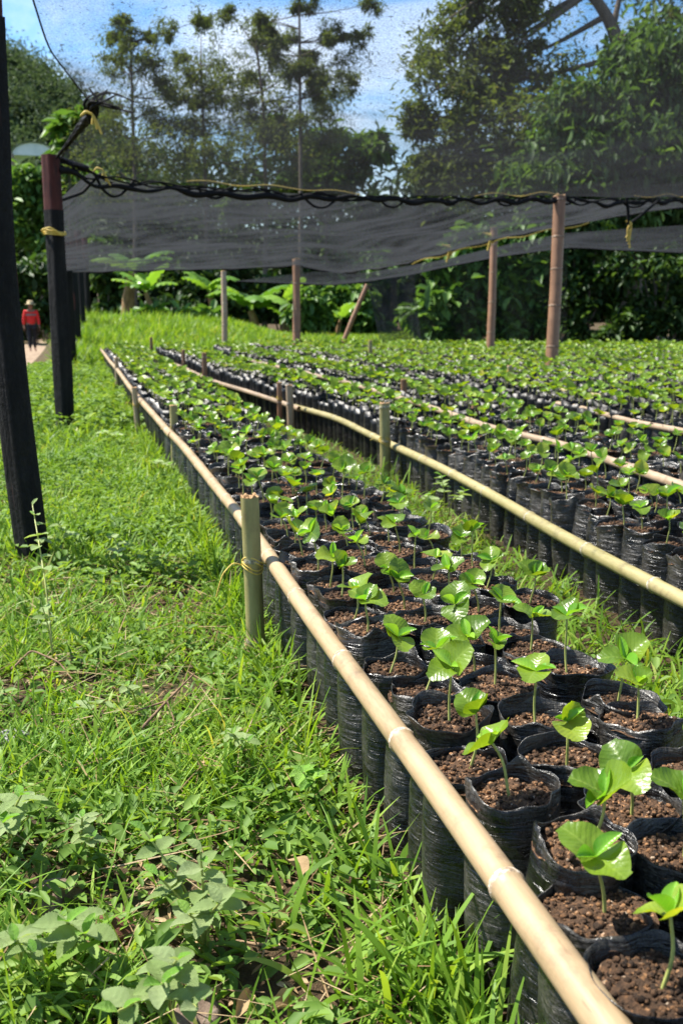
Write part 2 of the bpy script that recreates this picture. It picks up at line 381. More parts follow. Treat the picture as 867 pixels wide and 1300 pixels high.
pb = MB().add(np.stack([PXX, PY, gz(PXX, PY) + .012], -1), grid_faces(9, 140))
p = pb.build('path', M['path']); tag(p, 'bare dirt path on the far side of the black posts', 'path', kind='structure')

# ------------------------------------------------------------------ light and sky
EL = math.radians(56)
az = np.array([-.82, .57]); az /= np.linalg.norm(az)
SUN = np.array([az[0] * math.cos(EL), az[1] * math.cos(EL), math.sin(EL)])
ld = bpy.data.lights.new('sun', 'SUN'); ld.energy = 5.0; ld.angle = math.radians(.53); ld.color = (1, .955, .87)
lo = bpy.data.objects.new('sun', ld); COL.objects.link(lo)
lo.rotation_euler = Vector(SUN).to_track_quat('Z', 'Y').to_euler(); lo.location = (-20, 10, 30)
W = bpy.data.worlds.new('World'); SC.world = W; W.use_nodes = True
nt = W.node_tree; nt.nodes.clear()
sky = nt.nodes.new('ShaderNodeTexSky'); sky.sky_type = 'NISHITA'; sky.sun_disc = False
sky.sun_elevation = EL; sky.sun_rotation = math.atan2(SUN[0], SUN[1]); sky.air_density = 1.0; sky.dust_density = .6; sky.ozone_density = 1.6
tc = nt.nodes.new('ShaderNodeTexCoord'); mp = nt.nodes.new('ShaderNodeMapping'); mp.inputs['Scale'].default_value = (1.6, 1.6, 6.5)
mp.inputs['Rotation'].default_value = (.25, .3, 0)
nz = nt.nodes.new('ShaderNodeTexNoise'); nz.inputs['Scale'].default_value = 2.1; nz.inputs['Detail'].default_value = 7; nz.inputs['Roughness'].default_value = .58; nz.inputs['Distortion'].default_value = .5
mr = nt.nodes.new('ShaderNodeMapRange'); mr.inputs[1].default_value = .46; mr.inputs[2].default_value = .76; mr.inputs[3].default_value = 0; mr.inputs[4].default_value = .8
mx = nt.nodes.new('ShaderNodeMix'); mx.data_type = 'RGBA'; mx.inputs[7].default_value = (7.5, 7.8, 8.2, 1)
bg = nt.nodes.new('ShaderNodeBackground'); bg.inputs['Strength'].default_value = .098
ow = nt.nodes.new('ShaderNodeOutputWorld')
L_ = nt.links.new
L_(tc.outputs['Generated'], mp.inputs['Vector']); L_(mp.outputs[0], nz.inputs['Vector']); L_(nz.outputs['Fac'], mr.inputs[0]); L_(mr.outputs[0], mx.inputs[0])
hs = nt.nodes.new('ShaderNodeHueSaturation'); hs.inputs['Saturation'].default_value = 1.35
L_(sky.outputs[0], hs.inputs['Color']); L_(hs.outputs[0], mx.inputs[6]); L_(mx.outputs[2], bg.inputs['Color']); L_(bg.outputs[0], ow.inputs['Surface'])
SC.view_settings.view_transform = 'Standard'; SC.view_settings.look = 'None'; SC.view_settings.gamma = 1; SC.view_settings.use_curve_mapping = False
SC.view_settings.exposure = 1.22
SC.cycles.max_bounces = 7; SC.cycles.diffuse_bounces = 3; SC.cycles.glossy_bounces = 3; SC.cycles.transmission_bounces = 4; SC.cycles.transparent_max_bounces = 14
SC.cycles.caustics_reflective = False; SC.cycles.caustics_refractive = False
SC.cycles.use_denoising = True
SC.cycles.sample_clamp_indirect = 6

# ------------------------------------------------------------------ beds of bags
def xoff(y):
    return -.0021 * np.asarray(y, float) ** 2
BED_X = [.47, 1.55, 2.3, 3.3, 3.91, 4.85, 5.7, 6.55, 7.4, 8.25, 9.1, 9.95]
NCOL = [4, 3, 3, 3, 4] + [4] * 7
RZ = [.28, .2, .3]
CW = .139
RP1 = [(800, 1345), (730, 1250), (527, 968), (420, 815), (335, 697), (262, 600), (211, 544)]
RP1B = [(218, 553), (184, 515), (150, 471), (127, 442)]
RP2 = [(1250, 957), (960, 812), (867, 764), (760, 705), (640, 637), (500, 565), (430, 533), (372, 515)]
RP2B = [(380, 519), (330, 503), (270, 483), (215, 460), (178, 443)]
RP3 = [(1250, 768), (960, 655), (850, 611), (723, 565), (618, 544), (524, 509), (400, 476)]
RP3B = [(400, 476), (350, 465), (300, 453)]
_rl = []
for _z, _p in zip(RZ, (RP1 + RP1B[1:], RP2 + RP2B[1:], RP3 + RP3B[1:])):
    _q = np.array([pz(x, y, _z) for x, y in _p]); _q = smooth_path(_q, 60); _o = np.argsort(_q[:, 1]); _rl.append(_q[_o])
def railx(b, y):
    y = np.asarray(y, float)
    if b < 3: return np.interp(y, _rl[b][:, 1], _rl[b][:, 0])
    return BED_X[b] + xoff(y)
BAG_R, BAG_H, SOIL_Z = .0705, .33, .30
PITCHY = .147
BED_END = [17.6, 17.6, 17.9, 18.1, 18.0, 17.9, 17.7, 17.5, 17.2, 17, 16.8, 16.5]

def bag_mesh(seed):
    r = np.random.default_rng(seed); S = 56
    th = np.linspace(0, 2 * PI, S, endpoint=False)
    zs = np.concatenate([np.linspace(0, .29, 24), [.3, .308, .316, .322, .327]])
    ph = r.uniform(0, 6.3, 8); peak = r.uniform(0, 6.3)
    rimw = -.006 + .005 * np.sin(2 * th + ph[0]) + .004 * np.sin(3 * th + ph[1]) + .002 * np.sin(7 * th + ph[6])
    rimw += r.uniform(.004, .022) * np.exp(-((np.angle(np.exp(1j * (th - peak)))) / .22) ** 2)
    sq = .045 * np.cos(4 * th + ph[2]) + .04 * np.cos(2 * th + ph[3]) + .025 * np.cos(3 * th + ph[5])
    fl = r.uniform(-.005, .009)
    def R(z, t, wob):
        zt = z / .3
        base = BAG_R * (1 + sq * .8) * (.93 + .09 * np.sin(min(zt, 1) * PI * .8 + .25)) 
        wr = .0009 * np.sin(zt * 46 + 2 * np.sin(t + ph[4]) + 1.3 * np.sin(2 * t + ph[7])) * (.5 + .5 * np.sin(t * 2 + ph[5] + zt * 5)) * min(1, zt * 3 + .2)
        top = max(0, (z - .285) / .042)
        return base + wr + wob * (.5 + top) + fl * top ** 2 * (1 + np.sin(t + ph[1])) + .004 * np.sin(5 * t + ph[6]) * top + .0022 * np.abs(np.sin(4.5 * t + ph[0])) * top - .006 * np.exp(-(np.angle(np.exp(1j * (t - peak - 2))) / .13) ** 2) * (.3 + top)
    wob = .0015 * np.sin(6 * th + ph[3])
    V = []
    for z in zs:
        rr = R(z, th, wob); zz = z + rimw * np.clip((z - .27) / .05, 0, 1)
        V.append(np.stack([rr * np.cos(th), rr * np.sin(th), np.broadcast_to(zz, th.shape)], -1))
    for z in (.326, .315, .303, .290):
        rr = R(z, th, wob) - .0011; zz = z + rimw * np.clip((z - .27) / .05, 0, 1)
        V.append(np.stack([rr * np.cos(th), rr * np.sin(th), np.broadcast_to(zz, th.shape)], -1))
    n = len(V); V = np.concatenate(V)
    i, j = np.meshgrid(np.arange(n - 1), np.arange(S), indexing='ij')
    F = np.stack([i * S + j, i * S + (j + 1) % S, (i + 1) * S + (j + 1) % S, (i + 1) * S + j], -1).reshape(-1, 4)
    mb = MB(); mb.add(V, F)
    ring = V[:S]; mb.add(np.vstack([ring, [[0, 0, 0]]]), np.stack([(np.arange(S) + 1) % S, np.arange(S), np.full(S, S)], -1))
    return mb.mesh('bag', M['poly'])

_t = (1 + 5 ** .5) / 2
ICO_V = np.array([(-1, _t, 0), (1, _t, 0), (-1, -_t, 0), (1, -_t, 0), (0, -1, _t), (0, 1, _t), (0, -1, -_t), (0, 1, -_t), (_t, 0, -1), (_t, 0, 1), (-_t, 0, -1), (-_t, 0, 1)]) / math.hypot(1, _t)
ICO_F = np.array([(0, 11, 5), (0, 5, 1), (0, 1, 7), (0, 7, 10), (0, 10, 11), (1, 5, 9), (5, 11, 4), (11, 10, 2), (10, 7, 6), (7, 1, 8), (3, 9, 4), (3, 4, 2), (3, 2, 6), (3, 6, 8), (3, 8, 9), (4, 9, 5), (2, 4, 11), (6, 2, 10), (8, 6, 7), (9, 8, 1)])

def soil_mesh(seed):
    r = np.random.default_rng(100 + seed); mb = MB()
    nr, S = 12, 36; th = np.linspace(0, 2 * PI, S, endpoint=False)
    V = [np.array([[0, 0, SOIL_Z]])]
    for k in range(1, nr + 1):
        rr = .068 * k / nr; x, y = rr * np.cos(th), rr * np.sin(th)
        z = SOIL_Z + .010 * (vnoise(x, y, 45, seed) - .5) + .006 * (vnoise(x, y, 150, seed + 3) - .5) - .006 * (k / nr) ** 3
        V.append(np.stack([x, y, z], -1))
    V = np.concatenate(V); j = np.arange(S)
    mb.add(V, np.stack([np.zeros(S, int), 1 + j, 1 + (j + 1) % S], -1))
    i, j = np.meshgrid(np.arange(nr - 1), np.arange(S), indexing='ij')
    F = np.stack([1 + i * S + j, 1 + (i + 1) * S + j, 1 + (i + 1) * S + (j + 1) % S, 1 + i * S + (j + 1) % S], -1).reshape(-1, 4)
    mb.F.append((F, 0))
    for q in range(420):
        a, rr = r.uniform(0, 6.3), .063 * math.sqrt(r.uniform()); s = .0011 + .0046 * r.uniform() ** 2.6
        if q < 9: s = r.uniform(.0045, .0085)
        x, y = rr * math.cos(a), rr * math.sin(a)
        z = SOIL_Z + .010 * (float(vnoise(x, y, 45, seed)) - .5) - .006 * (rr / .0715) ** 3
        J = ICO_V * (1 + r.uniform(-.3, .3, (12, 1))) * np.array([1, r.uniform(.6, 1), r.uniform(.5, .9)]) * s
        c, s2 = math.cos(a * 3), math.sin(a * 3)
        J = J @ np.array([[c, -s2, 0], [s2, c, 0], [0, 0, 1]])
        mb.add(J + (x, y, z + s * .35), ICO_F)
    return mb.mesh('soil', M['soil'])

def leaf_shape(L, Wd, nu=11, nv=9, cup=.25, curl=.2, wavy=.06, roundness=.5, serr=0, fold=.15, seed=0, thick_tip=0.):
    r = np.random.default_rng(seed); ph = r.uniform(0, 6.3, 4)
    u = np.linspace(0, 1, nu); v = np.linspace(-1, 1, nv)
    prof = np.sin(PI * np.clip(u, 0, 1) ** (1.15 - roundness * .5)) ** (.85 - roundness * .4)
    prof[0] = .06; prof[-1] = .05 + thick_tip
    U, Vv = np.meshgrid(u, v, indexing='ij'); P = prof[:, None]
    if serr:
        P = P * (1 + serr * np.where(np.arange(nu) % 2 == 0, 1, -1)[:, None] * np.abs(Vv) ** 4)
    x = Vv * P * Wd / 2
    y = U * L + serr * L * .25 * 0
    z = cup * L * (Vv ** 2) * P * .5 * (1 - .3 * U) - curl * L * U ** 2 + fold * Wd * np.abs(Vv) * P * .5
    z += wavy * L * np.sin(U * 7 + ph[0] + 1.5 * np.sign(Vv)) * np.abs(Vv) ** 1.5 * P
    z += .012 * L * np.sin(np.abs(Vv) * 4 - U * 30 + ph[1]) * (1 - np.abs(Vv) ** 4) * P
    return np.stack([x, y, z], -1).reshape(-1, 3), grid_faces(nu, nv)

def leaf_mesh(name, mat, **kw):
    V, F = leaf_shape(**kw); return MB().add(V, F).mesh(name, mat)

BAGS = [bag_mesh(s) for s in range(10)]
SOILS = [soil_mesh(s) for s in range(8)]
COTY = [leaf_mesh('leaf', M['coty'], nu=15, nv=13, L=.043, Wd=.056, cup=c, curl=cu, wavy=w, roundness=.95, fold=.1, seed=i, thick_tip=.35) for i, (c, cu, w) in enumerate([(.4, .10, .05), (.3, .28, .07), (.5, .0, .06), (.2, .42, .08), (.35, .2, .1)])]
YOUNG = [leaf_mesh('leaf', M['young'], L=l, Wd=w, cup=.35, curl=.15, wavy=.03, roundness=.35, fold=.3, seed=20 + i) for i, (l, w) in enumerate([(.034, .016), (.03, .013), (.04, .02)])]

def stem_curve(h, lean, az, r):
    t = np.linspace(0, 1, 9)
    bend = lean * h * (t ** 1.6) + .05 * h * np.sin(t * 5 + r)
    return np.stack([bend * math.cos(az), bend * math.sin(az), t * h], -1)
STEMS = []
for i in range(9):
    h = [.075, .085, .095, .1, .082, .09, .108, .078, .088][i]; lean = [.05, .15, -.1, .3, .02, .2, .1, .4, .0][i]
    P = stem_curve(h, lean, i * 1.3, i); mb = MB(); add_tube(mb, P, np.linspace(.0026, .0019, 9), 8)
    STEMS.append((mb.mesh('stem', M['stem']), P[-1]))

# every bag position
bags = []
for b, bx in enumerate(BED_X):
    for c in range(NCOL[b]):
        y = .958 - PITCHY * (3 if b < 2 else 0) + ((0, .1, .008, .07)[c] if b == 0 else (c % 2) * .06 + rng.uniform(-.01, .01) + (b * .37) % .15)
        if b > 1: y += 0
        row = 0
        while y < BED_END[b]:
            wide = (1 - float(sstep(1.8, 2.5, y))) if b == 0 else 0.
            x = float(railx(b, y)) + .092 + c * (CW + (.153 - CW) * wide) + rng.normal(0, .006)
            if not (b == 0 and c == 3 and y < 2.15): bags.append((b, c, row, x, y + rng.normal(0, .007)))
            row += 1; y += (PITCHY if wide > .5 else .138) * (rng.uniform(.99, 1.01) if wide > .5 else rng.uniform(.97, 1.03))
B = np.array([(q[3], q[4]) for q in bags])
P3 = np.column_stack([B, gz(B[:, 0], B[:, 1]) + .3])
sx, sy, sd = project(P3)
vis = (sd > .5) & (sx > -60) & (sx < 867 + 420) & (sy < 1300 + 330)
strict = vis & (sx > -30) & (sx < 867 + 50) & (sy < 1300 + 60)
order = np.argsort(np.where(strict, sd, 1e9))
NIND = 298
indiv = [int(i) for i in order[:NIND] if strict[i]]
indset = set(indiv)

def ordinal(n):
    return f"{n}{'th' if 10 <= n % 100 <= 20 else {1: 'st', 2: 'nd', 3: 'rd'}.get(n % 10, 'th')}"
COLN = {0: ['rail-side', 'second', 'third', 'inner'], 1: ['rail-side', 'second', 'third', 'fourth', 'farthest']}
BEDN = ['nearest bed', 'second bed', 'third bed', 'fourth bed', 'fifth bed', 'sixth bed']
first_row = {}
for i in sorted(indiv, key=lambda i: bags[i][2]):
    first_row.setdefault((bags[i][0], bags[i][1]), bags[i][2])
LOOK = ['twin round leaves', 'cupped round leaves', 'a small upright pair', 'three spread leaves', 'drooping leaves', 'one folded leaf']

def leaf_obj(mesh, par, loc, azm, elev, roll, s, tilt=Matrix.Identity(4)):
    o = link('leaf', mesh, par)
    o.location = loc
    o.rotation_euler = (tilt @ Matrix.Rotation(azm, 4, 'Z') @ Matrix.Rotation(elev, 4, 'X') @ Matrix.Rotation(roll, 4, 'Y')).to_euler()
    o.scale = (s, s, s)
    return o

def seedling_spec(k):
    r = random.Random(1000 + k)
    style = r.choice([0, 0, 0, 0, 1, 1, 2, 2, 2, 3, 3, 5] + [4] * (k % 3 == 0))
    base = r.uniform(0, 2 * PI); L = []
    s = r.uniform(.98, 1.22) if r.random() > .07 else r.uniform(.5, .75)
    if style == 5:
        L.append((r.randrange(5), 0, base, r.uniform(.2, .6), r.uniform(-.5, .5), s)); L.append((2, 0, base + 2.7, .9, .5, s * .75))
    else:
        e0 = {0: .5, 1: .85, 2: .45, 3: .4, 4: -.25}[style]
        for q in range(2):
            L.append((r.randrange(5), 0, base + q * PI + r.uniform(-.25, .25), e0 + r.uniform(-.2, .3), r.uniform(-.3, .3), s * r.uniform(.85, 1.08)))
    if style == 3: L.append((r.randrange(5), 0, base + PI / 2, .5, .1, s * .8))
    nyoung = {0: 1, 1: 1, 2: 2, 3: 1, 4: 1, 5: 1}[style] if r.random() < .9 else 0
    if r.random() < .6: nyoung = 2
    for q in range(nyoung):
        L.append((r.randrange(3), 1, base + PI / 2 + q * PI + r.uniform(-.3, .3), r.uniform(.45, 1.1), r.uniform(-.3, .3), r.uniform(.85, 1.2) * (1.15 if style == 2 else 1)))
    return style, L, r

for i in indiv:
    b, c, row, x, y = bags[i]
    style, leaves, r = seedling_spec(i)
    k = row - first_row[(b, c)] + 1
    cn = COLN[0][c] if b == 0 else (['rail-side', 'middle', 'farther'][c] if NCOL[b] == 3 else COLN[1][c])
    d = float(sd[i])
    lab = f"black grow bag, seedling with {LOOK[style]}, {cn} column, {ordinal(k)} from front, {BEDN[b]}"
    t = thing('potted_seedling', (x, y, float(gz(x, y)) - .012), lab, 'potted seedling', 'coffee seedlings in black bags set out in beds', (r.gauss(0, .035), r.gauss(0, .035), 0))
    sc_ = r.uniform(.96, 1.05) * (.97 if (b > 0 or y > 2.0) else 1.0); t.scale = (sc_, sc_, r.uniform(.94, 1.06))
    gb2 = link('grow_bag', BAGS[r.randrange(10)], t); gb2.rotation_euler = (0, 0, r.uniform(0, 6.28))
    so = link('soil', SOILS[r.randrange(8)], t); so.rotation_euler = (0, 0, r.uniform(0, 6.28)); so.location.z = .007 + r.uniform(-.008, .008)
    sm, tip = STEMS[r.randrange(9)]
    s_ = link('stem', sm, t); s_.location = (r.uniform(-.012, .012), r.uniform(-.012, .012), SOIL_Z - .006); ss = r.uniform(.88, 1.2); s_.scale = (1, 1, ss)
    tilt = Matrix.Rotation(r.gauss(.26, .2), 4, 'X') @ Matrix.Rotation(r.gauss(-.12, .2), 4, 'Y')
    for (mi, kind, a, e, ro, s) in leaves:
        leaf_obj((YOUNG if kind else COTY)[mi], s_, tuple(tip), a, e, ro, s, tilt)

# the rest of the bags, far off: one mass
def lod(seed):
    r = np.random.default_rng(500 + seed); mb = MB(); S = 10; th = np.linspace(0, 2 * PI, S, endpoint=False)
    V = []
    for z, q in ((0, .95), (.1, 1.0), (.2, 1.02), (.29, .98), (.33, 1.03), (.296, .97)):
        rr = BAG_R * q * (1 + .03 * np.cos(2 * th + seed)); V.append(np.stack([rr * np.cos(th), rr * np.sin(th), z + (.012 * np.sin(2 * th + seed) if z > .3 else 0) + th * 0], -1))
    V = np.concatenate(V); i, j = np.meshgrid(np.arange(5), np.arange(S), indexing='ij')
    mb.add(V, np.stack([i * S + j, i * S + (j + 1) % S, (i + 1) * S + (j + 1) % S, (i + 1) * S + j], -1).reshape(-1, 4), 0)
    mb.add(np.vstack([V[-S:] + (0, 0, .003), [[0, 0, .305]]]), np.stack([np.arange(S), (np.arange(S) + 1) % S, np.full(S, S)], -1), 1)
    style, L, rr = seedling_spec(9000 + seed)
    h = .2 * r.uniform(.42, .56); P = np.array([[0, 0, .295], [.003, 0, .295 + h * .5], [.002, .004, .295 + h]])
    add_tube(mb, P, .0024, 4, 2, False)
    for (mi, kind, a, e, ro, s) in L:
        V, F = leaf_shape(.04 if kind else .056, .02 if kind else .064, 5, 5, .3, .15, .04, .35 if kind else .95, seed=mi, thick_tip=0 if kind else .3)
        R = np.array((Matrix.Rotation(a, 3, 'Z') @ Matrix.Rotation(e, 3, 'X') @ Matrix.Rotation(ro, 3, 'Y')))
        R = np.array(Matrix.Rotation(r.normal(.3, .2), 3, 'X')) @ R
        mb.add((V * s) @ R.T + P[-1], F, 4 if kind else 3)
    return mb
LOD = [lod(s) for s in range(14)]
far_idx = [i for i in range(len(bags)) if vis[i] and i not in indset]
mb = MB()
for v, T in enumerate(LOD):
    ids = [i for n_, i in enumerate(far_idx) if n_ % 14 == v]
    TV = np.concatenate(T.V)
    a = rng.normal(0, .7, len(ids)); c_, s_ = np.cos(a), np.sin(a); sc_ = rng.uniform(.93, 1.1, len(ids))
    bx, by = B[ids, 0], B[ids, 1]
    W3 = np.stack([TV[None, :, 0] * c_[:, None] - TV[None, :, 1] * s_[:, None] + bx[:, None], TV[None, :, 0] * s_[:, None] + TV[None, :, 1] * c_[:, None] + by[:, None], TV[None, :, 2] * sc_[:, None] + gz(bx, by)[:, None] - .01], -1)
    n0 = mb.n; mb.V.append(W3.reshape(-1, 3)); mb.n += W3.shape[0] * len(TV)
    offs = n0 + np.arange(len(ids)) * len(TV)
    for F, mi in T.F:
        mb.F.append(((F[None] + offs[:, None, None]).reshape(-1, F.shape[1]), mi))
k_ = leaf_mat('far_seedling_leaf', [(0, (.075, .155, .012)), (.35, (.125, .22, .018)), (.7, (.19, .3, .025)), (.9, (.3, .38, .045)), (1, (.44, .4, .07))], .42, .38, (1.6, 1.45, .4), .35)
pf = N('far_polythene'); vv = pf.coord('Object', (9, 9, 40)); M['polyf'] = pf.done(pf.pbr(pf.ramp(pf.noise(vv, 2, 3), [(.4, (.004, .004, .0045)), (.75, (.02, .018, .016))]), .42, .3, pf.noise(vv, 1.6, 4), .5, .01))
o = mb.build('seedling_bag_mass', [M['polyf'], M['soil'], M['stem'], k_, M['young']])
tag(o, 'dense mass of far seedlings in black bags filling the back of the beds', 'seedlings', kind='stuff')

# ------------------------------------------------------------------ bamboo
def bamboo_mb(P, r, node_gap=.47, first=.2, segs=18, cut=True, taper=1.0, knot=.55):
    P = np.asarray(P, float); s = np.concatenate([[0], np.cumsum(np.linalg.norm(np.diff(P, axis=0), axis=1))]); L = s[-1]
    nodes = []; q = first
    while q < L: nodes.append(q); q += node_gap * random.uniform(.85, 1.15)
    ts = set(np.arange(0, L, .05).tolist() + [L])
    for n_ in nodes:
        ts = {t for t in ts if abs(t - n_) > .022}
        for d_ in (-.02, -.011, -.006, -.002, .002, .006, .011, .02): ts.add(min(max(n_ + d_, 0), L))
    ts = np.array(sorted(ts)); ts = ts[np.concatenate([[True], np.diff(ts) > 1e-4])]
    C = np.stack([np.interp(ts, s, P[:, k]) for k in range(3)], -1)
    R = r * (1 - (1 - taper) * ts / L) * (1 + .03 * np.sin(ts * 3.1 + r * 90)); ring = np.zeros(len(ts), bool)
    for n_ in nodes:
        d_ = ts - n_
        R = R * (1 + knot * .13 * np.exp(-((d_ + .003) / .004) ** 2) + knot * .07 * np.exp(-((d_ - .005) / .003) ** 2) - .03 * np.exp(-((d_ - .011) / .004) ** 2)); ring |= np.abs(d_) < .0065
    V, F = tube(C, R, segs); mb = MB(); mb.add(V, F[:0])
    fi = np.arange(len(F)) // segs; isr = ring[fi] & ring[np.minimum(fi + 1, len(ts) - 1)]
    mb.F.append((F[~isr], 0))
    if isr.any(): mb.F.append((F[isr], 1))
    for k, sg in ((0, -1), (len(ts) - 1, 1)):
        rg = V[k * segs:(k + 1) * segs]; c0 = C[k]; ax = C[-1] - C[-2] if sg > 0 else C[0] - C[1]; ax = ax / np.linalg.norm(ax)
        jag = np.random.default_rng(int(r * 1e5)).uniform(-.1, .35, (segs, 1)) * r * ax if sg > 0 and cut else 0
        r1 = rg + jag; r2 = c0 + (rg - c0) * .68 + jag; r3 = c0 + (rg - c0) * .62 - ax * r * .7
        VV = np.vstack([rg, r1, r2, r3, [c0 - ax * r * .8]]); j = np.arange(segs); jn = (j + 1) % segs
        F4 = np.concatenate([np.stack([j + a * segs, jn + a * segs, jn + (a + 1) * segs, j + (a + 1) * segs], -1) for a in range(3)])
        F3 = np.stack([j + 3 * segs, jn + 3 * segs, np.full(segs, 4 * segs)], -1)
        mb.add(VV, F4, 2); mb.F.append((F3 + mb.n - len(VV), 2))
    return mb

def rail(P, r, mats, label, gap=.47, first=.2, taper=1.):
    o = bamboo_mb(P, r, gap, first, taper=taper, knot=1.2).build('bamboo_rail', [mats[0], mats[1], M['cut']])
    tag(o, label, 'bamboo rail', 'bamboo rails along the seedling beds'); return o

def rail_path(pts, z=.28, n=80):
    Q = np.array([pz(x, y, z) for x, y in pts]); Q = smooth_path(Q, n)
    Q[:, 2] += .006 * np.sin(np.arange(n) * .21)
    return Q
# front rail: three lengths end to end
P1 = rail_path(RP1); rail(P1, .022, M['bam1'], 'thick pale bamboo rail sloping across the foreground in front of the nearest bed', .47, .3, .92)
P1b = rail_path(RP1B); rail(P1b, .021, M['bam1'], 'thin pale bamboo rail continuing beyond the short front stakes to the far grass', .5, .2)
P2 = rail_path(RP2, .2); rail(P2, .023, M['bam2'], 'greenish bamboo rail along the second bed, passing the tall green stake', .5, .15, .95)
P2b = rail_path(RP2B, .2); rail(P2b, .021, M['bam3'], 'bleached curved bamboo rail along the far half of the second bed', .5, .3)
P3r = rail_path(RP3, .3); rail(P3r, .021, M['bam3'], 'dusty pinkish bamboo rail along the left side of the third bed', .5, .3)
P3b = rail_path(RP3B, .3); rail(P3b, .019, M['bam3'], 'far thin continuation of the pinkish bamboo rail', .5, .3)
P4r = rail_path([(1250, 632), (960, 571), (867, 549), (750, 522), (690, 509)], .3); rail(P4r, .019, M['bam3'], 'bamboo rail behind the third bed at the right edge', .5, .3)
P5r = rail_path([(768, 505), (655, 487)], .3); rail(P5r, .02, M['bam2'], 'short yellow bamboo rail before the far bags left of the right-hand beds', .5, .3)
P6r = rail_path([(452, 463), (530, 476)], .3); rail(P6r, .019, M['bam3'], 'short pale bamboo piece lying between far seedlings right of the small green stake', .5, .3)

def loop_ring(c, r, n=28, tilt=(0, 0), turns=1., amp=.004, ph=0):
    t = np.linspace(0, 2 * PI * turns, int(n * turns))
    P = np.stack([r * np.cos(t), r * np.sin(t), amp * np.sin(2 * t + ph) + .003 * t / 6.28], -1)
    R = np.array(Euler((tilt[0], tilt[1], 0)).to_matrix()); return P @ R.T + c

def stake(x, y, ztop, r, mats, label, lean=(0, 0), cord=False, cordz=.27):
    z0 = float(gz(x, y)); t = thing('bamboo_stake', (x, y, z0), label, 'stake', 'bamboo stakes holding the rails')
    P = np.array([[0, 0, -.08], [lean[0] * .3, lean[1] * .3, ztop * .3], [lean[0], lean[1], ztop]])
    P = resample(P, 12)
    bamboo_mb(P, r, .22, .13, 16, taper=.97).build('pole', [mats[0], mats[1], M['cut']], t)
    if cord:
        mb = MB(); c = np.array([lean[0] * .6, lean[1] * .6, cordz])
        for k in range(4): add_tube(mb, loop_ring(c + (0, 0, (k - 1.5) * .005), r + .003, 28, (.45 * (-1) ** k, .25), 1.0), .0019, 6)
        if cord == 2:
            E = np.array([[-r, 0, 0], [-r - .03, -.01, .012], [-r - .06, -.02, -.015], [-r - .075, -.02, -.06], [-r - .08, -.015, -.085]]) + c
            add_tube(mb, smooth_path(E, 24), .0022, 6)
            E = np.array([[r, 0, .004], [r + .03, .01, -.006], [r + .05, .03, -.012]]) + c
            add_tube(mb, smooth_path(E, 16), .0022, 6)
        elif cord == 1:
            E = np.array([[-r, 0, 0], [-r - .04, -.01, .02], [-r - .06, -.01, .01]]) + c
            add_tube(mb, smooth_path(E, 16), .002, 6)
        mb.build('cord_tie', M['cord'], t)
    return t
q = pz(326, 832, 0); stake(q[0], q[1], .475, .0275, M['bam4'], 'thick green bamboo stake in front, yellow cord tying the pale rail', (-.012, .0), 2, .275)
q = pz(211, 544, .28); stake(q[0] + .05, q[1], .42, .025, M['bam4'], 'short greenish stake where the front rail lengths meet', (0, 0), 1)
q = pz(184, 513, .28); stake(q[0] - .05, q[1] + .1, .40, .022, M['bam3'], 'short tan stake just beyond where the front rail lengths meet', (-.02, 0), 1)
q = pz(500, 567, .2); stake(q[0] - .05, q[1], .46, .032, M['bam4'], 'tall green stake at the middle of the greenish rail, second bed', (-.01, .0), 1, .24)
q = pz(376, 520, .2); stake(q[0] - .04, q[1], .40, .03, M['bam3'], 'thicker tan stake of the close pair on the second rail', (-.015, 0), 0)
q = pz(364, 516, .2); stake(q[0] - .06, q[1], .40, .02, M['bam5'], 'thinner brown stake of the close pair on the second rail', (.0, 0), 1)
q = pz(265, 483, .2); stake(q[0] - .04, q[1], .50, .028, M['bam5'], 'dark brown stake on the bleached curved rail', (0, 0), 0)
q = pz(238, 471, .2); stake(q[0] - .04, q[1], .46, .024, M['bam5'], 'small dark stake behind the dark brown stake, bleached rail', (0, 0), 0)
q = pz(196, 452, .2); stake(q[0] - .04, q[1], .5, .026, M['bam5'], 'farthest small stake near the far end of the bleached rail', (0, 0), 0)
q = pz(597, 529, .3); stake(q[0] + .03, q[1], .40, .026, M['bam5'], 'reddish cut stake stub behind the pinkish rail, right of centre', (0, 0), 0)
q = pz(521, 503, .3); stake(q[0] - .04, q[1], .44, .026, M['bam5'], 'reddish stake in front of the pinkish rail', (-.02, 0), 0)
q = pz(470, 458, .3); stake(q[0], q[1], .56, .03, M['bam4'], 'small greenish stake far back among the seedlings', (0, 0), 0)
q = pz(646, 487, .3); stake(q[0], q[1], .46, .024, M['bam2'], 'pale stub with orange tie at the end of the short yellow rail', (0, 0), 1, .4)
q = pz(790, 560, .28); 
q = pz(152, 470, .28); stake(q[0] - .03, q[1], .42, .024, M['bam3'], 'small tan stake at the far end of the front rail', (0, 0), 0)

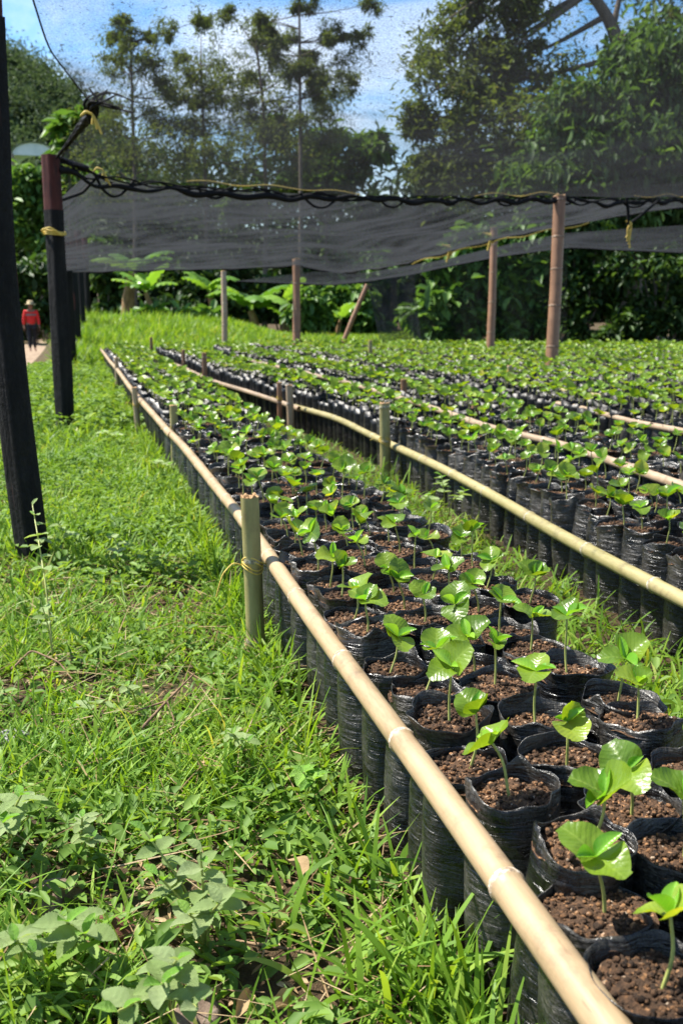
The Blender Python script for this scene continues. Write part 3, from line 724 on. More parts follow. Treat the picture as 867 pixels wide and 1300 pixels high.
def tall_pole(xb, yb_d, xt, yt, r, mats, label, d):
    b = px(xb, yb_d, d); z0 = float(gz(b[0], b[1])); top = px(xt, yt, d)
    t = thing('bamboo_pole', (b[0], b[1], z0), label, 'pole', 'tall bamboo poles under the shade net')
    P = resample(np.array([[0, 0, -.1], [(top[0] - b[0]) * .5 + .01, (top[1] - b[1]) * .5, (top[2] - z0) * .5], [top[0] - b[0], top[1] - b[1], top[2] - z0]]), 30)
    bamboo_mb(P, r, .42, .3, 18, taper=.93).build('culm', [mats[0], mats[1], M['cut']], t)
    return t, top, P
D1 = 11.6
tall_pole(698, 480, 710, 250, .074, M['bam5'], 'thickest brown bamboo pole rising from the beds right of centre', D1)
tall_pole(621, 460, 627, 290, .064, M['bam5'], 'slimmer brown bamboo pole left of the thickest one', 15.8)
tall_pole(376, 452, 376, 330, .072, M['bam5'], 'dark brown bamboo pole at the back of the beds under the net edge', 17.6)
tall_pole(285, 445, 284, 345, .055, M['bam3'], 'pale thin bamboo pole standing in the far grass', 18.3)
q = px(432, 425, 21); tall_pole(428, 425, 466, 362, .05, M['bam5'], 'brown leaning pole beside the hanging net panel', 20.5)

# ------------------------------------------------------------------ posts
def post(base, h, w, label, red=0.35, cordz=None, rot=(0, 0, 0), bow=0.):
    x, y = base; z0 = float(gz(x, y)); t = thing('shade_post', (x, y, z0), label, 'post', 'black wrapped posts along the left side', rot)
    def prism(z_a, z_b, w_, n, seed, amp):
        r = np.random.default_rng(seed); S = 24; th = np.linspace(0, 2 * PI, S, endpoint=False) + PI / 4
        sq = 1 / np.maximum(np.abs(np.cos(th - PI / 4)), np.abs(np.sin(th - PI / 4))); sq = np.minimum(sq, 1.32)
        V = []
        for z in np.linspace(z_a, z_b, n):
            rr = w_ / 2 * sq * (1 + amp * (vnoise(th * 1.5, z * np.ones(S), 2.2, seed) - .5)); V.append(np.stack([rr * np.cos(th) - bow * math.sin(PI * max(z, 0) / 2.1), rr * np.sin(th), z + 0 * th], -1))
        V = np.concatenate(V); i, j = np.meshgrid(np.arange(n - 1), np.arange(S), indexing='ij'); mb = MB()
        mb.add(V, np.stack([i * S + j, i * S + (j + 1) % S, (i + 1) * S + (j + 1) % S, (i + 1) * S + j], -1).reshape(-1, 4))
        mb.add(np.vstack([V[-S:], [V[-S:].mean(0)]]), np.stack([np.arange(S), (np.arange(S) + 1) % S, np.full(S, S)], -1))
        return mb
    prism(-.1, h, w * .93, 14, int(x * 100) % 50 + 3, .05).build('timber', M['red'], t)
    prism(-.06, h - red, w, 40, int(y * 10) % 60 + 5, .16).build('plastic_wrap', M['wrap'], t)
    if cordz:
        mb = MB()
        for k in range(3): add_tube(mb, loop_ring(np.array([0, 0, cordz + k * .012]), w * .72, 30, (.06, .05 * k)), .006, 6)
        E = np.array([[-w * .7, -w * .3, cordz], [-w * .85, -w * .5, cordz + .03], [-w * .3, -w * .85, cordz + .05], [.02, -w * .8, cordz + .02], [.06, -w * .78, cordz - .01]]); add_tube(mb, smooth_path(E, 24), .007, 6)
        mb.build('cord_tie', M['cord'], t)
    return t
q = pz(44, 716, 0); post((q[0], q[1]), 2.72, .098, 'nearest black-wrapped post, cut by the left edge of the picture', .70, None, (0, -.022, -.1), .03)
POST1 = (q[0], q[1])
q = pz(84, 546, 0); post((q[0], q[1]), 2.19, .118, 'second black-wrapped post with dark red top and yellow cord', .42, 1.58)
POST2 = (q[0], q[1])
for (x_, d_, lab) in ((90, 17, 'third black post, half hidden behind the second'), (98, 19.5, 'fourth black post, near the end of the post row'), (106, 23, 'fifth black post with red top at far end of row'), (114, 26, 'farthest black post of the row, beside the green bank')):
    q = px(x_, 430, d_); post((q[0], q[1]), 2.15, .13, lab, .5)

# ------------------------------------------------------------------ shade nets
def coons(L, Rr, Nn, Ff, nu, nv, sag=0., seed=0, wr=.02):
    # Ff: far edge (v=0, left to right), Nn: near edge (v=1), L / Rr: left / right edges from far to near
    L, Rr, Nn, Ff = resample(L, nv), resample(Rr, nv), resample(Nn, nu), resample(Ff, nu)
    u = np.linspace(0, 1, nu)[:, None, None]; v = np.linspace(0, 1, nv)[None, :, None]
    S = (1 - u) * L[None] + u * Rr[None] + (1 - v) * Ff[:, None] + v * Nn[:, None]
    S -= (1 - u) * (1 - v) * L[0] + u * (1 - v) * Rr[0] + (1 - u) * v * L[-1] + u * v * Rr[-1]
    e = (np.sin(PI * u) * np.sin(PI * v))[..., 0] ** .7
    S[..., 2] -= sag * e
    S[..., 2] += wr * (vnoise(S[..., 0], S[..., 1], 1.4, seed) - .5) * 2 * e + wr * .5 * (vnoise(S[..., 0] + S[..., 1], S[..., 1] * .3, 4, seed) - .5) * e
    return S.reshape(-1, 3), grid_faces(nu, nv)

p2t = np.array([POST2[0] + .05, POST2[1], 2.17]); p1t = np.array([POST1[0] - .02, POST1[1], 2.6])
cross_px = [(112, 214, 8.15), (150, 226, 8.4), (210, 231, 8.7), (270, 234, 9.0), (330, 238, 9.3), (400, 243, 9.7), (430, 247, 9.85), (520, 248, 10.3), (600, 249, 10.9), (706, 248, D1 - .05), (790, 251, 12.2), (867, 250, 12.8), (1000, 246, 13.8), (1150, 240, 14.8)]
cross = [p2t] + [px(*c) for c in cross_px]
gather = px(113, 128, 6.6); edge2 = px(62, 62, 5.2)
leftA = [p2t, px(90, 172, 7.4), gather, edge2, p1t, np.array([-.3, 1.5, 2.5]), np.array([-.3, -1.5, 2.55])]
rightA = [cross[-1], cross[-1] + (0.1, -6, .3), np.array([cross[-1][0], -1.5, 2.6])]
nearA = [leftA[-1], rightA[-1]]
V, F = coons(leftA, rightA, nearA, cross, 90, 70, .14, 3, .03)
nA = thing('shade_net', tuple(p2t), 'sheer black overhead shade net, tied to the black posts', 'shade net')
mA = MB().add(V - p2t, F); mA.build('net_sheet', M['netA'], nA)
# gathered hem along the far edge with scallops, lacing and yellow cord
hb = MB(); H = smooth_path(np.array(cross), 220) - p2t; t_ = np.linspace(0, 1, 220)
hw = H.copy(); hw[:, 2] += .04 * np.sin(t_ * 160) * vnoise(t_ * 30, t_ * 0, 1, 4) - .06 * vnoise(t_ * 18, t_ * 0, 1, 5) - .07 * vnoise(t_ * 9, t_ * 0, 1, 15)
add_tube(hb, hw, .010 + .024 * vnoise(t_ * 60, t_ * 0, 1, 6), 8)
for k in range(3):
    h2 = H.copy(); h2[:, 2] += -.035 + .05 * vnoise(t_ * 25, t_ * 0, 1, 14 + k) * np.sin(t_ * (95 + 20 * k) + k * 2); h2[:, 0] += .02 * np.sin(t_ * 120 + k); add_tube(hb, h2, .008, 6)
hb.build('hem', M['hem'], nA)
def lace(P, r_, sg=6):
    m_ = MB(); add_tube(m_, P, r_, sg); m_.build('lacing_loop', M['hem'], nA)
for a_, b_, dp in ((0.03, .06, .16), (.11, .14, .10), (.2, .235, .13), (.27, .30, .10), (.335, .36, .08), (.4, .43, .09), (.47, .5, .08), (.56, .6, .1)):
    ts = np.linspace(a_, b_, 16); idx = (ts * 219).astype(int); Q = H[idx].copy(); Q[:, 2] -= dp * np.sin(np.linspace(0, PI, 16)) ** .8 + .02
    lace(smooth_path(Q, 16), .012)
E = np.array([p2t + (-.0, 0, -.33), px(105, 245, 8.2), px(120, 228, 8.3), px(128, 221, 8.35)]) - p2t; lace(smooth_path(E, 20), .014)
E = np.array([p2t, px(92, 208, 8.05), px(112, 214, 8.15)]) - p2t; lace(smooth_path(E, 20), .025, 8)
yb = MB(); h3 = H[22:200].copy(); tt = np.linspace(0, 1, len(h3)); h3[:, 2] += .012 + .03 * np.sin(tt * 90) * vnoise(tt * 20, tt * 0, 1, 9); h3[:, 1] -= .03
for a_, b_ in ((0, 34), (60, 84), (104, 128), (150, 166)): add_tube(yb, h3[a_:b_], .0055, 5)
for gx_, gy_, gd in ((113, 148, 6.6), (127, 218, 8.3)):
    c = px(gx_, gy_, gd) - p2t
    for k in range(3): add_tube(yb, smooth_path(np.array([c + (-.05, 0, .0), c + (-.02, -.02, .03), c + (.03, -.02, .01), c + (.02 + .03 * k, -.02, -.05 - .03 * k)]), 18), .008, 5)
yb.build('yellow_cord', M['cord'], nA)
gb_ = MB(); r_ = np.random.default_rng(5)
for k in range(9):
    jit = lambda a: r_.normal(0, a, 3)
    E = [px(118 + 7 * k, 112 + 4 * k, 6.5) + jit(.03), gather + (.05, 0, 0) + jit(.05), gather + jit(.03), px(117, 142, 6.7) + jit(.03), px(104, 160, 7.1) + jit(.02), px(74, 199, 7.85) + jit(.01)]
    add_tube(gb_, smooth_path(np.array(E) - p2t, 34), np.interp(np.linspace(0, 1, 34), [0, .2, .35, .6, 1], [.004, .011, .015, .008, .004]) * (1 + .4 * np.sin(np.arange(34) * (1.1 + .2 * k))), 6)
gb_.build('gathered_edge', M['hem'], nA)
ed = MB(); add_tube(ed, smooth_path(np.array([gather, edge2, p1t]) - p2t, 30), .005, 6); ed.build('edge_line', M['hem'], nA)

# second panel beyond the hem
crossB = [c - (0, -.02, .03) for c in cross[:13]]
farB = [px(82, 346, 17.0), px(200, 343, 17.3), px(300, 341, 17.6), px(376, 337, 17.6), px(430, 347, 17.8), px(500, 338, 16.5), px(560, 322, 15.6), px(625, 304, 15.0), px(690, 291, 14.3), px(780, 274, 13.9), px(867, 262, 13.6), px(1000, 250, 14.2)]
leftB = [farB[0], px(84, 320, 14), px(80, 285, 11), p2t + (.02, 0, -.3), ]
crossB[0] = leftB[-1]
V, F = coons(leftB, [farB[-1], crossB[-1]], crossB, farB, 110, 50, .1, 8, .06)
nB = thing('shade_net', tuple(farB[4]), 'dense dark grey net panel sagging behind the laced hem', 'shade net')
MB().add(V - farB[4], F).build('net_sheet', M['netB'], nB)
eb = MB(); e_ = smooth_path(np.array(farB), 120) - farB[4]; e_[:, 2] += .02 * np.sin(np.arange(120) * .9); add_tube(eb, e_, .018, 6); eb.build('hem', M['hem'], nB)
yb = MB()
for (x_, y_, d_) in ((622, 301, 15.0), (570, 316, 15.4)):
    c = px(x_, y_, d_) - farB[4]
    for k in range(3): add_tube(yb, smooth_path(np.array([c + (-.06 * k, 0, .06), c + (.0, -.03, .02), c + (.03 - .04 * k, -.03, -.1 - .05 * k)]), 14), .014, 5)
e2 = e_[62:92].copy(); e2[:, 2] -= .03; add_tube(yb, e2, .012, 5)
yb.build('yellow_cord', M['cord'], nB)
# hanging strap with yellow tie at the right
c = px(797, 285, 12.3)
hs = thing('hanging_tie', tuple(c), 'yellow cord bow hanging from a black strap below the hem, right side', 'cord')
mb = MB(); 
for k in range(4): add_tube(mb, smooth_path(np.array([(-.03, 0, .04), (.03, -.02, .03), (.03 - .05 * (k % 2), -.02, -.05), (.02 * k - .03, -.02, -.16 - .04 * k)]), 16), .011, 5)
mb.build('bow', M['cord'], hs)
mb = MB(); add_tube(mb, smooth_path(np.array([px(795, 251, 12.2), px(797, 270, 12.25), c]) - c, 12), .02, 6); add_tube(mb, smooth_path(np.array([px(838, 252, 12.5), px(815, 272, 12.4), c]) - c, 12), .015, 6)
mb.build('strap', M['hem'], hs)

# third panel, farther back
nearC = [px(395, 345, 18.2), px(470, 345, 17.6), px(560, 330, 17), px(650, 309, 16.6), px(717, 296, 16.3), px(800, 290, 16), px(867, 286, 16), px(1000, 278, 16.5)]
farC = [px(300, 357, 19.6), px(420, 362, 19.8), px(470, 357, 19.8), px(545, 343, 19.7), px(627, 327, 19.5), px(717, 313, 19.2), px(773, 317, 19), px(867, 321, 19), px(1000, 318, 19)]
V, F = coons([farC[0], nearC[0]], [farC[-1], nearC[-1]], nearC, farC, 80, 24, .05, 12, .05)
nC = thing('shade_net', tuple(farC[2]), 'far dark net strip sagging low in front of the broad-leaved shrubs', 'shade net')
MB().add(V - farC[2], F).build('net_sheet', M['netC'], nC)
eb = MB(); e_ = smooth_path(np.array(farC), 80) - farC[2]; add_tube(eb, e_, .02, 6); eb.build('hem', M['hem'], nC)
# hanging end panel
top = np.array([px(466, 358, 19.9), px(505, 352, 20.0), px(545, 345, 20.2), px(640, 327, 20.6), px(720, 318, 21)]); bot = np.array([px(482, 436, 19.7), px(515, 436, 19.9), px(545, 434, 20.2), px(640, 432, 20.6), px(720, 430, 21)])
nu, nv = 60, 20; T, Bm = resample(top, nu), resample(bot, nu); v = np.linspace(0, 1, nv)[None, :, None]
S = T[:, None] * (1 - v) + Bm[:, None] * v; S += AF[None, None] * (.07 * np.sin(np.linspace(0, 26, nu)))[:, None, None] * (.3 + .7 * v)
nD = thing('shade_net', tuple(bot[0]), 'hanging net curtain closing the far end of the beds', 'shade net')
MB().add(S.reshape(-1, 3) - bot[0], grid_faces(nu, nv)).build('net_sheet', M['netE'] if 'netE' in M else M['netA'], nD)
S2 = S[:14]; S2 = S2 - AF * .05; MB().add(S2.reshape(-1, 3) - bot[0], grid_faces(14, nv)).build('folded_end', M['netF'], nD)

# ------------------------------------------------------------------ grass and ground cover
def blades(xy, length, width, lean0, curve, az, segs=3):
    n = len(xy); t = np.linspace(0, 1, segs + 1)
    ang = lean0[:, None] + curve[:, None] * t[None]                       # angle from vertical
    dl = length[:, None] / segs
    h = np.concatenate([np.zeros((n, 1)), np.cumsum(np.sin((ang[:, :-1] + ang[:, 1:]) / 2) * dl, 1)], 1)
    z = np.concatenate([np.zeros((n, 1)), np.cumsum(np.cos((ang[:, :-1] + ang[:, 1:]) / 2) * dl, 1)], 1)
    z = np.maximum(z, .004)
    cx_, sx_ = np.cos(az)[:, None], np.sin(az)[:, None]
    C = np.stack([xy[:, 0:1] + h * cx_, xy[:, 1:2] + h * sx_, gz(xy[:, 0], xy[:, 1])[:, None] - .006 + z], -1)
    prof = np.interp(t, [0, .35, .75, 1], [.7, 1, .7, .06])
    wv = (width[:, None] * prof[None] / 2)
    tw = rng.uniform(-.6, .6, n)[:, None]
    side = np.stack([-sx_ * wv, cx_ * wv, wv * tw], -1)
    V = np.stack([C - side, C + side], 2)                                  # n, seg+1, 2, 3
    k = np.arange(segs) * 2; F0 = np.stack([k, k + 1, k + 3, k + 2], -1)
    F = (F0[None] + (np.arange(n) * (segs + 1) * 2)[:, None, None]).reshape(-1, 4)
    return V.reshape(-1, 3), F

def in_bed(x, y, pad=.0):
    m = np.zeros(len(x), bool)
    for b, bx in enumerate(BED_X):
        w = .095 - BAG_R + (NCOL[b] - 1) * .156
        x0 = railx(b, y) + .022 - pad; x1 = railx(b, y) + .095 + BAG_R + np.where((b == 0) & (y < 2.15), .306, (NCOL[b] - 1) * CW) + pad
        m |= (x > x0) & (x < x1) & (y < BED_END[b] + .05)
    return m

def in_view(x, y, z=.1, mx=300, my=200):
    a, b, d = project(np.stack([x, y, np.asarray(gz(x, y)) + z], -1)); return (d > .4) & (a > -mx) & (a < 867 + mx) & (b < 1300 + my)

def scatter(n, x0, x1, y0, y1):
    x = rng.uniform(x0, x1, n); y = rng.uniform(y0, y1, n); ok = ~in_bed(x, y) & in_view(x, y)
    return x[ok], y[ok]

BARE = [(20, 880, .12), (40, 1120, .14), (130, 1150, .10), (330, 1210, .1), (360, 1120, .07), (215, 880, .10), (100, 870, .10), (400, 1250, .09), (90, 1060, .07), (330, 1285, .07), (205, 1110, .06), (250, 1130, .08), (230, 1240, .09), (90, 1180, .06), (20, 1040, .05)]
bare = [(*pz(x, y, 0)[:2], r) for x, y, r in BARE]
gm = MB()
def grass_zone(n, x0, x1, y0, y1, Lr, Wr, bareamt=1., lean=(.25, 1.15), segs=3, patch=.0):
    x, y = scatter(n, x0, x1, y0, y1)
    dens = .12 + 1.15 * vnoise(x, y, 2.2, 21) ** .8 * (.5 + vnoise(x, y, 7, 22))
    for bx, by, r in bare: dens *= 1 - .93 * bareamt * np.exp(-(((x - bx) ** 2 + (y - by) ** 2) / (r * r)) ** 1.5)
    pathm = sstep(.95, .6, np.abs(x + 1.95 + .012 * np.maximum(y - 12, 0))) * (y > 2)
    dens *= 1 - .95 * pathm
    dens *= 1 - .55 * sstep(.3, .44, x) * (y < 2.8)
    ok = rng.uniform(0, 1, len(x)) < dens; x, y = x[ok], y[ok]; m = len(x)
    hf = .65 + .7 * vnoise(x, y, 1.7, 31)
    L = rng.uniform(*Lr, m) * hf; Wd = rng.uniform(*Wr, m)
    V, F = blades(np.stack([x, y], -1), L, Wd, rng.uniform(*lean, m) * rng.choice([1, .5], m), rng.uniform(.1, 1.3, m), rng.uniform(0, 2 * PI, m), segs)
    gm.add(V, F)
grass_zone(44000, -1.5, .47, .7, 3.2, (.03, .105), (.003, .0095), lean=(.45, 1.45), segs=4)
grass_zone(1500, -1.0, .45, .8, 3.2, (.12, .26), (.0022, .004), lean=(.2, 1.0), segs=5)
grass_zone(44000, -2.6, .45, 3.2, 7.5, (.05, .15), (.005, .012), lean=(.4, 1.4))
grass_zone(46000, -4, .3, 7.5, 18.5, (.06, .17), (.009, .018), bareamt=0)
grass_zone(30000, -12, -2.9, 8, 45, (.08, .25), (.015, .03), bareamt=0)
grass_zone(15000, -1.3, .47, .7, 3.4, (.025, .07), (.007, .013), lean=(.7, 1.5), segs=4)
# strips between beds and along the first rail
for b in range(0, 6):
    n = 6500 if b == 0 else 3000
    y = rng.uniform(.9, 17.5, n) ** 1.0; y = .9 + (y - .9) * rng.uniform(.15, 1, n) if b == 0 else y
    x0 = railx(b, y) + .1 + BAG_R + np.where((b == 0) & (y < 2.15), .306, (NCOL[b] - 1) * CW); x1 = railx(b + 1, y)
    x = x0 + (x1 - x0) * rng.uniform(0, 1, n); ok = in_view(x, y) & ~in_bed(x, y); x, y = x[ok], y[ok]; m = len(x)
    hh = .25 + 1.0 * vnoise(x * .5, y, 1.1, 41 + b) ** 1.5
    V, F = blades(np.stack([x, y], -1), rng.uniform(.06, .22, m) * hh, rng.uniform(.004, .010, m), rng.uniform(.1, 1.2, m), rng.uniform(.2, 1.2, m), rng.uniform(0, 6.28, m), 4); gm.add(V, F)
y = np.concatenate([rng.uniform(.7, 1.35, 260), rng.uniform(1.35, 2.6, 130), rng.uniform(2.4, 5, 900), rng.uniform(5, 17, 2600)]); x = railx(0, y) - .01 - np.abs(rng.normal(0, .05, len(y))); ok = in_view(x, y); x, y = x[ok], y[ok]; m = len(x)
V, F = blades(np.stack([x, y], -1), rng.uniform(.06, .2, m), rng.uniform(.004, .010, m), rng.uniform(.02, .9, m), rng.uniform(.2, 1.2, m), rng.uniform(0, 6.28, m), 5); gm.add(V, F)
for tx, ty, n_, L0 in ((480, 1130, 26, .2), (560, 1290, 40, .26), (620, 1330, 30, .24), (440, 1260, 22, .2), (350, 760, 40, .16), (372, 820, 40, .15), (120, 980, 18, .16), (40, 760, 30, .2), (300, 1010, 14, .18), (60, 1260, 24, .17), (380, 1190, 16, .16), (830, 900, 40, .14), (850, 940, 40, .13)):
    c_ = pz(tx, ty, 0)[:2]; xy = c_ + rng.normal(0, .035, (n_, 2)); xy = xy[~in_bed(xy[:, 0], xy[:, 1])]; m = len(xy)
    if m:
        V, F = blades(xy, rng.uniform(.5, 1.1, m) * L0, rng.uniform(.006, .012, m), rng.uniform(.05, .6, m), rng.uniform(.3, 1.5, m), rng.uniform(0, 6.28, m), 6); gm.add(V, F)
# tall grass bank behind the beds
x = rng.uniform(-.8, 9, 46000); y = rng.uniform(17.6, 27, 46000); ok = in_view(x, y) & ~in_bed(x, y); x, y = x[ok], y[ok]; m = len(x)
V, F = blades(np.stack([x, y], -1), rng.uniform(.12, .42, m) * (.35 + 1.1 * vnoise(x, y, .8, 51)) * (1 - .6 * sstep(3, 4.5, x)), rng.uniform(.010, .024, m), rng.uniform(0, .8, m), rng.uniform(.1, 1.1, m), rng.uniform(0, 6.28, m), 3); gm.add(V, F)
go = gm.build('grass', M['grass']); tag(go, 'bright green grass covering the ground left of and between the beds', 'grass', kind='stuff')

def leaf6(n, pos, az, elev, L, Wd, fold=.25):
    c, s = np.cos(az), np.sin(az); ce, se = np.cos(elev), np.sin(elev)
    f = np.stack([c * ce, s * ce, se], -1); r = np.stack([-s, c, 0 * c], -1); u = np.cross(f, r)
    tw = rng.uniform(-.5, .5, n)[:, None]; r2 = r * np.cos(tw) + u * np.sin(tw); u2 = np.cross(f, r2)
    def pt(a, b, h): return pos + f * (a * L)[:, None] + r2 * (b * Wd)[:, None] - u2 * (h * Wd)[:, None]
    V = np.stack([pt(0, 0, 0), pt(.28, .42, -fold), pt(.68, .40, -fold - .05), pt(1, 0, .12), pt(.68, -.40, -fold - .05), pt(.28, -.42, -fold)], 1)
    F0 = np.array([[0, 1, 2, 3], [0, 3, 4, 5]]); F = (F0[None] + (np.arange(n) * 6)[:, None, None]).reshape(-1, 4)
    return V.reshape(-1, 3), F
cm = MB()
def cover_zone(n, x0, x1, y0, y1, Lr, hr):
    x, y = scatter(n, x0, x1, y0, y1)
    ok = rng.uniform(0, 1, len(x)) < sstep(.3, .75, vnoise(x, y, 2.6, 61)) + .12; x, y = x[ok], y[ok]
    for k in range(4):
        m = len(x); a = rng.uniform(0, 6.28, m); h = rng.uniform(*hr, m)
        L = rng.uniform(*Lr, m); pos = np.stack([x + rng.normal(0, .012, m), y + rng.normal(0, .012, m), gz(x, y) + h], -1)
        V, F = leaf6(m, pos, a, rng.uniform(-.3, .6, m), L, L * rng.uniform(.28, .62, m)); cm.add(V, F)
cover_zone(3000, -1.3, .45, .7, 3.5, (.016, .052), (.005, .055))
cover_zone(6500, -2.6, .45, 3.5, 8, (.02, .05), (.02, .1))
cover_zone(6000, -3, .4, 8, 17, (.03, .09), (.04, .16))
cover_zone(700, .96, 1.38, 1.2, 6, (.02, .045), (.03, .16))
o = cm.build('ground_cover', M['cover']); tag(o, 'small round-leaved ground cover plants growing through the grass', 'ground cover', kind='stuff')
lm = MB(); x, y = scatter(6500, -1.3, .46, .7, 4); m = len(x)
V, F = leaf6(m, np.stack([x, y, gz(x, y) + .006], -1), rng.uniform(0, 6.28, m), rng.uniform(-.2, .2, m), rng.uniform(.01, .035, m), rng.uniform(.003, .012, m)); lm.add(V, F)
n_ = 1500; x, y = scatter(n_, -1.3, .46, .7, 4); m = len(x)
V, F = blades(np.stack([x, y], -1), rng.uniform(.08, .22, m), rng.uniform(.0015, .003, m), rng.uniform(1.1, 1.5, m), rng.uniform(-.1, .3, m), rng.uniform(0, 6.28, m), 4); V[:, 2] += np.repeat(rng.uniform(.008, .05, m), 10); lm.add(V, F)
o = lm.build('leaf_litter', M['litter']); tag(o, 'dry brown scraps and straw lying on the soil under the grass', 'leaf litter', kind='stuff')

# ------------------------------------------------------------------ single weeds, stones, twigs in the foreground
SERR = [leaf_mesh('leaf', M['weed'], L=1., Wd=.62, nu=25, nv=9, cup=.12, curl=.22, wavy=.04, roundness=.45, serr=.07, fold=.22, seed=60 + i) for i in range(3)]
SERB = [leaf_mesh('leaf', M['weedb'], L=1., Wd=.55, nu=25, nv=9, cup=.12, curl=.2, wavy=.04, roundness=.4, serr=.05, fold=.3, seed=70 + i) for i in range(2)]
OVAL = [leaf_mesh('leaf', M['weed'], L=1., Wd=.66, nu=11, nv=7, cup=.2, curl=.12, wavy=.02, roundness=.8, fold=.1, seed=80 + i) for i in range(2)]
def weed(xp, yp, label, shoots, meshes, lsize, seed,  bright=0.2, cat='weed', name='broadleaf_weed'):
    r = random.Random(seed); b = pz(xp, yp, 0); t = thing(name, (b[0], b[1], float(gz(b[0], b[1]))), label, cat)
    for (tx, ty, h, nl) in shoots:                      # shoot tip seen at (tx, ty) and height h
        lsz = lsize * 1.4; h = h + .05; tip = pz(tx, ty, h) - b; P = smooth_path(np.array([[0, 0, -.02], [tip[0] * .3, tip[1] * .3, h * .55], [tip[0], tip[1], h]]), 14)
        mb = MB(); add_tube(mb, P, np.linspace(.003, .0016, 14), 6); s = mb.build('stem', M['stem'], t)
        for k in range(nl + 3):
            f = 1 - .5 * (k / (nl + 3)) ** 1.1; pt = P[min(13, int(f * 13))]
            a = k * 2.4 + r.uniform(-.4, .4) + seed; sz = lsize * (1.0 if k > 1 else .62) * r.uniform(.75, 1.1)
            mm = r.choice(SERB) if (k < 2 and r.random() < .5 + bright) else r.choice(meshes)
            leaf_obj(mm, s, tuple(pt), a, (.75 if k < 2 else .15) + r.uniform(-.25, .25), r.uniform(-.25, .25), sz)
    return t
weed(262, 1215, 'pale serrated-leaf weed in the centre of the foreground grass, several shoots', [(255, 1085, .15, 6), (185, 1060, .14, 6), (280, 1150, .12, 6), (200, 1115, .10, 5), (240, 1165, .08, 4)], SERR, .046, 1)
weed(215, 1300, 'serrated-leaf weed cut by the bottom edge of the picture', [(205, 1255, .13, 6), (225, 1225, .16, 5), (150, 1290, .1, 4), (250, 1285, .11, 4)], SERR, .05, 2)
weed(95, 1225, 'leafy weed in front of the grey-brown stone at lower left', [(85, 1175, .12, 5), (110, 1190, .1, 5)], SERR, .05, 3)
weed(15, 1085, 'large-leaved weed cut by the left edge, lower down', [(28, 1015, .13, 5), (5, 1050, .1, 4)], SERR, .055, 4, .6)
weed(70, 850, 'thin tall weed with paired oval leaves standing before the nearest post', [(42, 645, .34, 8), (50, 760, .16, 5)], OVAL, .042, 5, -.3)
weed(105, 1100, 'small dark green weed beside the stones, left foreground', [(105, 1040, .09, 8), (120, 1065, .07, 6)], OVAL, .03, 6, .3)
weed(690, 830, 'pale rounded weed between the nearest and second beds', [(655, 770, .22, 7), (690, 790, .2, 6)], OVAL, .035, 7, .3)
weed(565, 665, 'bushy pale weed in the gap before the second rail', [(560, 600, .25, 8), (590, 620, .22, 7), (535, 625, .2, 7)], OVAL, .05, 8, .3)
weed(82, 690, 'leafy clump at the foot of the nearest post', [(75, 665, .12, 6), (95, 680, .1, 6), (50, 690, .08, 5)], OVAL, .04, 9, .2)
weed(175, 905, 'low pale-leaved weed beside the forked twig', [(160, 875, .07, 6), (85, 905, .05, 6)], OVAL, .032, 10, -.2)

weed(150, 700, 'broad bright weed clump in the grass right of the nearest post', [(140, 680, .1, 5), (165, 690, .09, 5), (150, 705, .07, 4)], OVAL, .04, 11, .5)
weed(300, 960, 'small bright weed in the middle of the foreground grass', [(295, 935, .09, 5), (315, 945, .08, 4)], OVAL, .032, 12, .6)
weed(30, 1240, 'broad weed in the lower left corner', [(20, 1200, .12, 6), (45, 1215, .1, 5)], SERR, .04, 13, .3)
weed(390, 1010, 'narrow-leaved weed close to the bags, middle of the front rail', [(385, 980, .1, 6), (400, 990, .09, 5)], SERB, .04, 14, .6)
weed(205, 600, 'bushy weed in the grass short of the second stake', [(195, 585, .12, 6), (215, 590, .1, 6)], OVAL, .05, 15, .5)
weed(140, 560, 'leafy weed clump right of the second post', [(130, 548, .12, 6), (150, 552, .12, 6)], OVAL, .055, 16, .4)

def rock(xp, yp, size, mat, label, seed, z=0.01, name='stone', cat='stone'):
    r = np.random.default_rng(seed); b = pz(xp, yp, .02)
    V = ICO_V.copy(); F = ICO_F
    for _ in range(3):
        E = {}; V = list(V); NF = []
        def mid(a, c):
            k = (min(a, c), max(a, c))
            if k not in E: E[k] = len(V); m_ = V[a] + V[c]; V.append(m_ / np.linalg.norm(m_))
            return E[k]
        for a, b_, c in F:
            x1, x2, x3 = mid(a, b_), mid(b_, c), mid(c, a); NF += [(a, x1, x3), (b_, x2, x1), (c, x3, x2), (x1, x2, x3)]
        V = np.array(V); F = np.array(NF)
    nrm = r.normal(size=(9, 3)); nrm /= np.linalg.norm(nrm, axis=1)[:, None]; dd = r.uniform(.55, .9, 9)
    for n_, d_ in zip(nrm, dd):
        over = np.maximum(V @ n_ - d_, 0); V = V - over[:, None] * n_ * .92
    V = V + .03 * (vnoise(V[:, 0] + V[:, 2], V[:, 1] - V[:, 2], 5, seed) - .5)[:, None] * V
    V = V * np.array(size)
    o = MB().add(V, F).build(name, mat, smooth=True); o.location = (b[0], b[1], float(gz(b[0], b[1])) + size[2] * .35); o.rotation_euler = (r.uniform(-.2, .2), r.uniform(-.2, .2), r.uniform(0, 6))
    tag(o, label, cat); return o
rock(72, 1140, (.055, .045, .035), M['stone'], 'grey-brown angular stone in the lower left grass', 1)
rock(145, 1175, (.042, .036, .028), M['clod'], 'reddish crumbly clod right of the grey-brown stone', 2, name='earth_clod', cat='clod')
rock(245, 1292, (.05, .04, .028), M['stone'], 'brown stone half hidden at the bottom edge under serrated leaves', 3)
rock(14, 938, (.05, .04, .025), M['pstone'], 'pale grey stone at the left edge of the picture', 4)
rock(45, 1042, (.04, .035, .026), M['stone'], 'small brown stone behind the large-leaved weed at left', 5)

